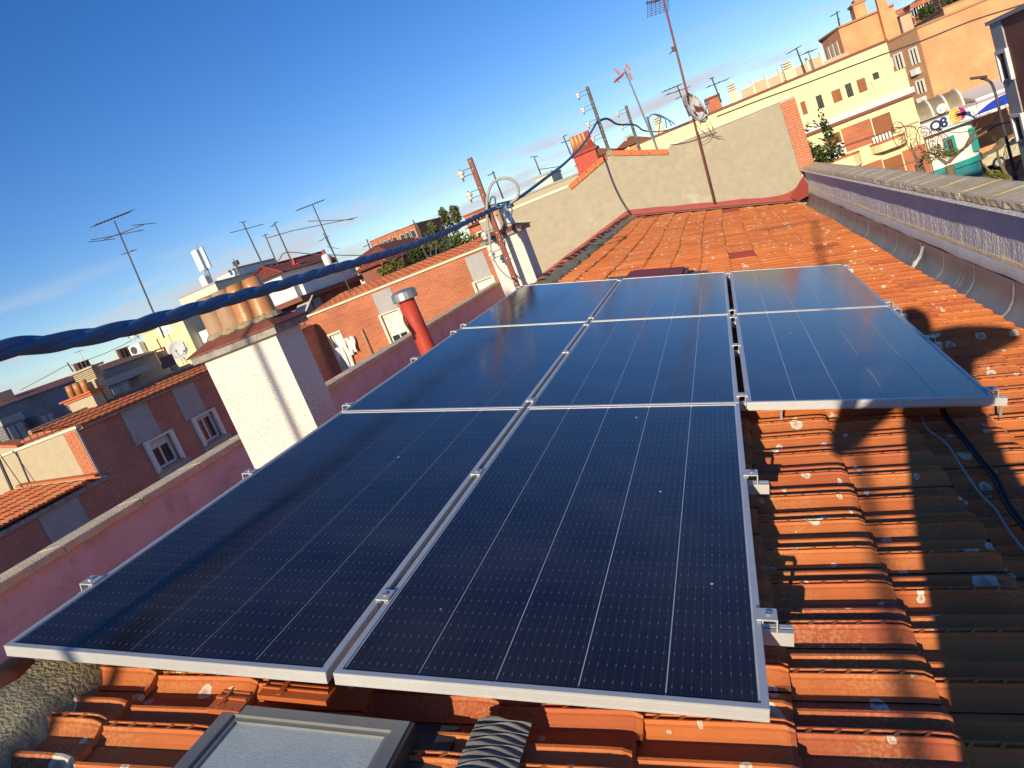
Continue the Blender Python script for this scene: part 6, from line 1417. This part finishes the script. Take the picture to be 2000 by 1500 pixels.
for (za, zb_) in ((hs_[0][3]+.1, zrt-.06), (hs_[1][3]+.12, hs_[0][2]-.06), (hs_[1][2]-1.4, hs_[1][2]-.06)):
    m_ = MB(); m_.box(XR-.04, XR-.003, ye-s1_-.1, ye-s0_+.15, za, zb_); m_.build('render_panel', M_ltgrey, RB)
for h_ in hs_:
    m_ = MB()
    for (a_, b2, c, d) in ((h_[0]-.12, h_[0]-.005, h_[2]-.05, h_[3]+.1), (h_[1]+.005, h_[1]+.12, h_[2]-.05, h_[3]+.1), (h_[0]-.005, h_[1]+.005, h_[3]+.005, h_[3]+.1)): m_.box(XR-.1, XR-.005, ye-b2, ye-a_, c, d)
    m_.build('window_surround', M_whitewall, RB)
# ------------------------------------------------------------------ trees and shrubs
def leafcloud(m_, blobs, n, size, seed):
    rnd = random.Random(seed)
    for _ in range(n):
        c, R = blobs[rnd.randrange(len(blobs))]
        while True:
            d = Vector((rnd.uniform(-1, 1), rnd.uniform(-1, 1), rnd.uniform(-1, 1)))
            if .15 < d.length < 1: break
        if mnoise.noise((Vector(c)+d*R[0])*1.6) < -.18: continue
        p = Vector(c)+Vector((d.x*R[0], d.y*R[0], d.z*R[1])); s_ = size*rnd.uniform(.5, 1.3)
        a = Vector((rnd.uniform(-1, 1), rnd.uniform(-1, 1), rnd.uniform(-.6, .6))).normalized(); b = a.cross(Vector((rnd.uniform(-1, 1), rnd.uniform(-1, 1), rnd.uniform(-1, 1)))).normalized()
        m_.add([p-a*s_, p-b*s_*.45, p+a*s_, p+b*s_*.45], [(0, 1, 2, 3)])
def branches(m_, p, d, l, r_, lv, rnd, out=None, spread=.75, up=.12):
    n = 4; pts = [Vector(p)]; dd = Vector(d).normalized()
    for i in range(n):
        dd = (dd+Vector((rnd.uniform(-.2, .2), rnd.uniform(-.2, .2), rnd.uniform(-.1, .15)+up*.3))).normalized(); pts.append(pts[-1]+dd*l/n)
    m_.tube(pts, [r_*(1-.45*i/n) for i in range(n+1)], 5 if lv > 1 else 4)
    if out is not None: out.append(pts[-1])
    if lv:
        for k in range(rnd.choice((2, 3))):
            q = pts[rnd.choice((2, 3, 4))]; nd = (dd+Vector((rnd.uniform(-1, 1), rnd.uniform(-1, 1), rnd.uniform(-.3, .8)))*spread).normalized()
            branches(m_, q, nd, l*rnd.uniform(.55, .8), r_*.55, lv-1, rnd, out, spread, up)
def tree(label, base, h, crown, leafmat, n, size, seed, name='tree', bare=2):
    t = thing(name, base, label, 'tree'); rnd = random.Random(seed)
    m_ = MB(); branches(m_, base, (0, 0, 1), h, h*.035, bare, rnd, up=.3); m_.build('trunk', M_bark, t)
    if n: m_ = MB(); leafcloud(m_, crown, n, size, seed); m_.build('crown', leafmat, t)
    return t
def crownpx(pts, Y): return [(PY((x, y), Y+dy), (R, R*sq)) for x, y, R, sq, dy in pts]
c = PY((850, 470), 29)
tree('bushy dark green tree behind the tiled roof of the courtyard building', (c.x, 29, -3.5), 3.0, crownpx([(833, 486, .55, .9, 0), (848, 462, .45, 1.1, .2), (866, 468, .75, .9, 0), (886, 468, .7, .9, .2), (903, 476, .65, .9, 0), (918, 484, .6, .8, 0), (934, 490, .5, .8, 0), (880, 440, .42, 1.2, 0), (868, 424, .20, 2.0, .2), (890, 418, .20, 2.0, 0), (844, 446, .2, 1.4, 0), (858, 488, .7, .7, .4), (880, 490, .8, .6, .4)], 29), M_leafm, 4600, .08, 3)
c = PY((762, 525), 27); tree('pale yellowish shrub peeping over the ridge left of the dark tree', (c.x, 27.5, -2), 1.6, crownpx([(760, 522, .45, .8, 0), (772, 518, .4, .7, 0), (752, 528, .35, .6, 0)], 27.5), M_leafy, 900, .075, 5)
c = PY((812, 500), 27); tree('small dark shrub between the pale shrub and the dark tree', (c.x, 28, -2), 1.6, crownpx([(815, 495, .4, 1.0, 0), (823, 487, .35, 1.0, 0), (808, 505, .3, .9, 0)], 28), M_leafd, 900, .075, 6)
c = PY((1600, 270), 24); tree('evergreen tree against the brick pier and the yellow block', (c.x, 24.5, GZ), 3.6, crownpx([(1604, 285, .5, .9, 0), (1597, 262, .42, .9, .2), (1612, 292, .5, .7, 0), (1592, 240, .32, 1., 0), (1583, 222, .25, .9, 0), (1622, 300, .45, .6, .3), (1590, 300, .5, .7, 0), (1576, 208, .2, .7, 0)], 24.5), M_leafd, 3000, .075, 8)
# bare street trees
def bare_tree(label, pxbase, Y, limbs, seed, leaves=None):
    b = PY(pxbase, Y); t = thing('street_tree', (b.x, Y, GZ), label, 'tree', 'bare street trees'); rnd = random.Random(seed)
    m_ = MB(); m_.tube([(b.x+.1, Y, GZ), (b.x+.03, Y, (GZ+b.z)/2), b], [.2, .17, .14], 8); ends = []
    for lim in limbs:
        P = [PY((x, y), Y+dy) for x, y, dy in lim]; sp = smooth_path(P, 4); m_.tube(sp, [.07*(1-.75*i/len(sp)) for i in range(len(sp))], 6)
        for q in sp[4::3]:
            if rnd.random() < (.42 if seed != 12 else .2): branches(m_, q, (rnd.uniform(-1, 1), rnd.uniform(-1, 1), rnd.uniform(-.4, 1)), rnd.uniform(.5, 1.1), .014, 2, rnd, ends, .8, .1)
    m_.build('trunk', M_bark, t)
    if leaves: m_ = MB(); leafcloud(m_, crownpx(leaves, Y), 420, .075, seed); m_.build('crown', M_leafy, t)
bare_tree('bare pollarded tree before the fuel station kiosk with a long limb reaching right', zE(595, 1290), 30, [[(1852, 318, 0), (1870, 300, 0), (1888, 285, .2), (1905, 270, 0), (1930, 255, -.2), (1952, 243, 0), (1998, 232, .3)], [(1850, 320, 0), (1838, 312, 0), (1825, 302, .2), (1812, 296, 0)], [(1888, 285, 0), (1900, 262, .4), (1918, 250, .6)]], 11, [(1838, 292, .3, .8, 0), (1850, 296, .3, .7, 0), (1862, 295, .3, .6, 0), (1815, 305, .3, .9, 0)])
bare_tree('short knotted street tree behind the wire ornaments', zE(255, 1270), 31, [[(1794, 325, 0), (1790, 310, 0), (1782, 292, .2), (1778, 280, 0)], [(1794, 322, 0), (1802, 310, 0), (1806, 296, .1)]], 12)
bare_tree('twiggy street tree at the lower right before the car', zE(1290, 1460), 28, [[(1973, 352, 0), (1962, 335, 0), (1950, 310, .2), (1948, 290, 0)], [(1974, 350, 0), (1985, 330, .2), (1992, 312, 0)], [(1972, 352, 0), (1940, 340, 0), (1920, 320, .2)]], 14, [(1935, 345, .3, .6, 0), (1950, 350, .3, .5, 0)])
# wire ornaments strung over the street
for k, (cx_, cy_, rx_, ry_) in enumerate(((1757, 263, 11, 22), (1782, 270, 11, 21), (1806, 272, 12, 22), (1829, 281, 11, 24), (1845, 286, 10, 22))):
    Y = 33; c = PY((cx_, cy_), Y); t = thing('wire_ornament', c, ['leftmost', 'second', 'middle', 'fourth', 'rightmost'][k]+' wire oval of the festive street ornaments', 'street ornament', 'wire ornaments over the street')
    m_ = MB(); sx = rx_/FPX*Y; sz = ry_/FPX*Y
    m_.tube([c+Vector((sx*cos(2*pi*i/20), 0, sz*sin(2*pi*i/20))) for i in range(20)], .014, 4, closed=True); m_.build('hoop', M_rust, t)
    m_ = MB(); rnd = random.Random(k)
    for j in range(6):
        q = c+Vector((rnd.uniform(-.5, .5)*sx, 0, sz*(-.75+.28*j))); rr = rnd.uniform(.07, .13); m_.tube([q+Vector((rr*cos(2*pi*i/10), .01*j, rr*sin(2*pi*i/10))) for i in range(10)], .010, 4, closed=True)
    m_.build('rings', M_rust, t)
loop([(1740, 250), (1780, 247), (1830, 254), (1880, 258), (1960, 240)], 33, .012, 'ornament_wire', 'thin wire carrying the festive ornaments across the street', M_dark, 'wire')
# far hill houses
t, a, b, z1 = block('high brick tower block on the hill with white balconies', zD(1255, 30), zD(1385, -20), 170, 14, M_brickM, M_brickR); rowwin(t, a, b, 170, 6, 6, z1, 1.5, 1.5, fm=M_whitewall, m0=.4)
t, a, b, z1 = block('second brick tower on the hill, left of the high one', zD(1160, 72), zD(1250, 42), 175, 14, M_brickM, M_brickR); rowwin(t, a, b, 175, 4, 5, z1, 1.4, 1.4, fm=M_whitewall)
t, a, b, z1 = block('peach roof house with balustrade on the hill', zD(1190, 110), zD(1260, 85), 90, 9, M_peach, M_roofred)
t, a, b, z1 = block('brick villa with white windows at the top right on the hill', zD(1470, 45), zD(2100, -190), 95, 12, M_brickO, M_browntone); rowwin(t, a, b, 95, 1, 9, z1, 1.5, 1.2, fm=M_whitewall)
c = PY(zD(1350, 100), 120); tree('dark round tree on the hill below the brick towers', (c.x, 120, c.z-5), 4, crownpx([(1806, 27, 1.1, .9, 0), (1811, 23, 1.0, .9, 0), (1800, 30, .8, .8, 0)], 120), M_leafd, 1200, .2, 21)
c = PY(zD(1440, 50), 130); tree('reddish brown tree on the hill beside the dark one', (c.x, 130, c.z-5), 5, crownpx([(1829, 14, 1.2, 1.2, 0), (1836, 6, 1.2, 1., 0), (1823, 22, .9, .9, 0)], 130), pm('autumn_leaves', (.16, .09, .07), (.11, .06, .05), bump=0), 1200, .2, 22)
c = PY(zD(1560, 0), 125); tree('dark evergreen row on the hill above the orange wall', (c.x, 125, c.z-4), 4, crownpx([(1866, -4, 1.1, .7, 0), (1874, -6, 1.0, .7, 0), (1858, 0, .7, .7, 0)], 125), M_leafd, 1000, .2, 23)
# ------------------------------------------------------------------ behind the view: the person and the poles whose shadows fall on the roof
def person():
    zf = roofz(.45)+.05; t = thing('person', (.45, -.42, zf), 'person in dark clothes with raised arms, seen only by the shadow on the tiles', 'person')
    J = {'pelvis': (.17, -.42, -.60), 'waist': (.19, -.42, -.40), 'chest': (.26, -.40, -.10), 'neck': (.36, -.36, .10), 'head': (.39, -.34, .26), 'crown': (.39, -.34, .37),
         'shl': (.12, -.38, -.08), 'shr': (.56, -.38, .10), 'ell': (-.25, -.30, -.30), 'elr': (.92, -.20, -.06), 'hal': (-.06, -.10, -.06), 'har': (.42, -.10, -.16), 'fl': (-.045, -.06, -.01), 'fr': (.12, -.07, -.04),
         'hipl': (.05, -.42, -.66), 'hipr': (.30, -.42, -.66), 'knl': (-.02, -.38, -1.03), 'knr': (.38, -.40, -1.05), 'anl': (-.06, -.44, roofz(-.06)+.13), 'anr': (.44, -.46, roofz(.44)+.13), 'tol': (-.07, -.26, roofz(-.07)+.09), 'tor': (.46, -.28, roofz(.46)+.09)}
    R_ = dict(pelvis=.19, waist=.18, chest=.19, neck=.07, head=.11, crown=.085, shl=.085, shr=.095, ell=.055, elr=.065, hal=.04, har=.04, fl=.03, fr=.03, hipl=.13, hipr=.13, knl=.085, knr=.085, anl=.06, anr=.06, tol=.05, tor=.05)
    E = [('pelvis', 'waist'), ('waist', 'chest'), ('chest', 'neck'), ('neck', 'head'), ('head', 'crown'), ('chest', 'shl'), ('chest', 'shr'), ('shl', 'ell'), ('shr', 'elr'), ('ell', 'hal'), ('elr', 'har'), ('hal', 'fl'), ('har', 'fr'), ('pelvis', 'hipl'), ('pelvis', 'hipr'), ('hipl', 'knl'), ('hipr', 'knr'), ('knl', 'anl'), ('knr', 'anr'), ('anl', 'tol'), ('anr', 'tor')]
    ks = list(J); me = bpy.data.meshes.new('person_body'); L0 = WL[t]
    me.from_pydata([Vector(J[k])-L0 for k in ks], [(ks.index(a), ks.index(b)) for a, b in E], []); me.materials.append(M_jacket)
    o = bpy.data.objects.new('body', me); COL.objects.link(o); o.parent = t; sm = o.modifiers.new('skin', 'SKIN')
    for i, k in enumerate(ks): me.skin_vertices[0].data[i].radius = (R_[k], R_[k])
    me.skin_vertices[0].data[0].use_root = True; o.modifiers.new('sub', 'SUBSURF').levels = 2; o.modifiers['sub'].render_levels = 2
    hd = MB(); hd.lathe(Vector(J['head'])-Z*.10, [(.05, 0), (.085, .04), (.10, .10), (.10, .15), (.085, .20), (.05, .235), (.01, .245)], 16); hd.build('hair', M_black, t, smooth=True)
    ph = MB(); ph.box(-.075, .10, -.032, -.022, -.05, .035); tag(ph.build('phone', M_black), 'phone held up in both hands of the person behind the view', 'phone')
person()
def bpole(label, x, y, z0, z1, r_, bars):
    t = thing('aerial', (x, y, z0), label, 'aerial', 'aerials on the roofs'); m_ = MB(); m_.tube([(x, y, z0), (x, y, z1)], r_, 8); m_.build('mast', M_dark, t)
    for (zz, w, dx) in bars: k = MB(); k.tube([(x-w+dx, y, zz), (x+w+dx, y, zz)], .02, 5); [k.tube([(x-w+dx+2*w*i/6, y-.1, zz), (x-w+dx+2*w*i/6, y+.1, zz)], .012, 4) for i in range(7)]; k.build('boom', M_dark, t)
bpole('aerial mast behind the view, its long shadow crosses the tiles', -.73, -6.4, roofz(-.73), 4.75, .026, [(4.68, .6, -.25), (3.6, .16, .08), (3.15, .14, .12)])
bpole('aerial mast behind the view, its shadow stripes the white chimney', -4.50, -4, -1.6, 3.6, .03, [(3.5, .5, 0)])
bpole('pole on the ridge behind the view, its shadow stripes the corner panel', -2.70, -4.2, roofz(-2.70)-.05, 1.4, .025, [])
mast((back[0].x, back[0].y+.05, roofz(back[0].x)), (back[0].x, back[0].y+.05, .9), .08, 'post behind the view that holds the near end of the twisted cable', [.15, .5])
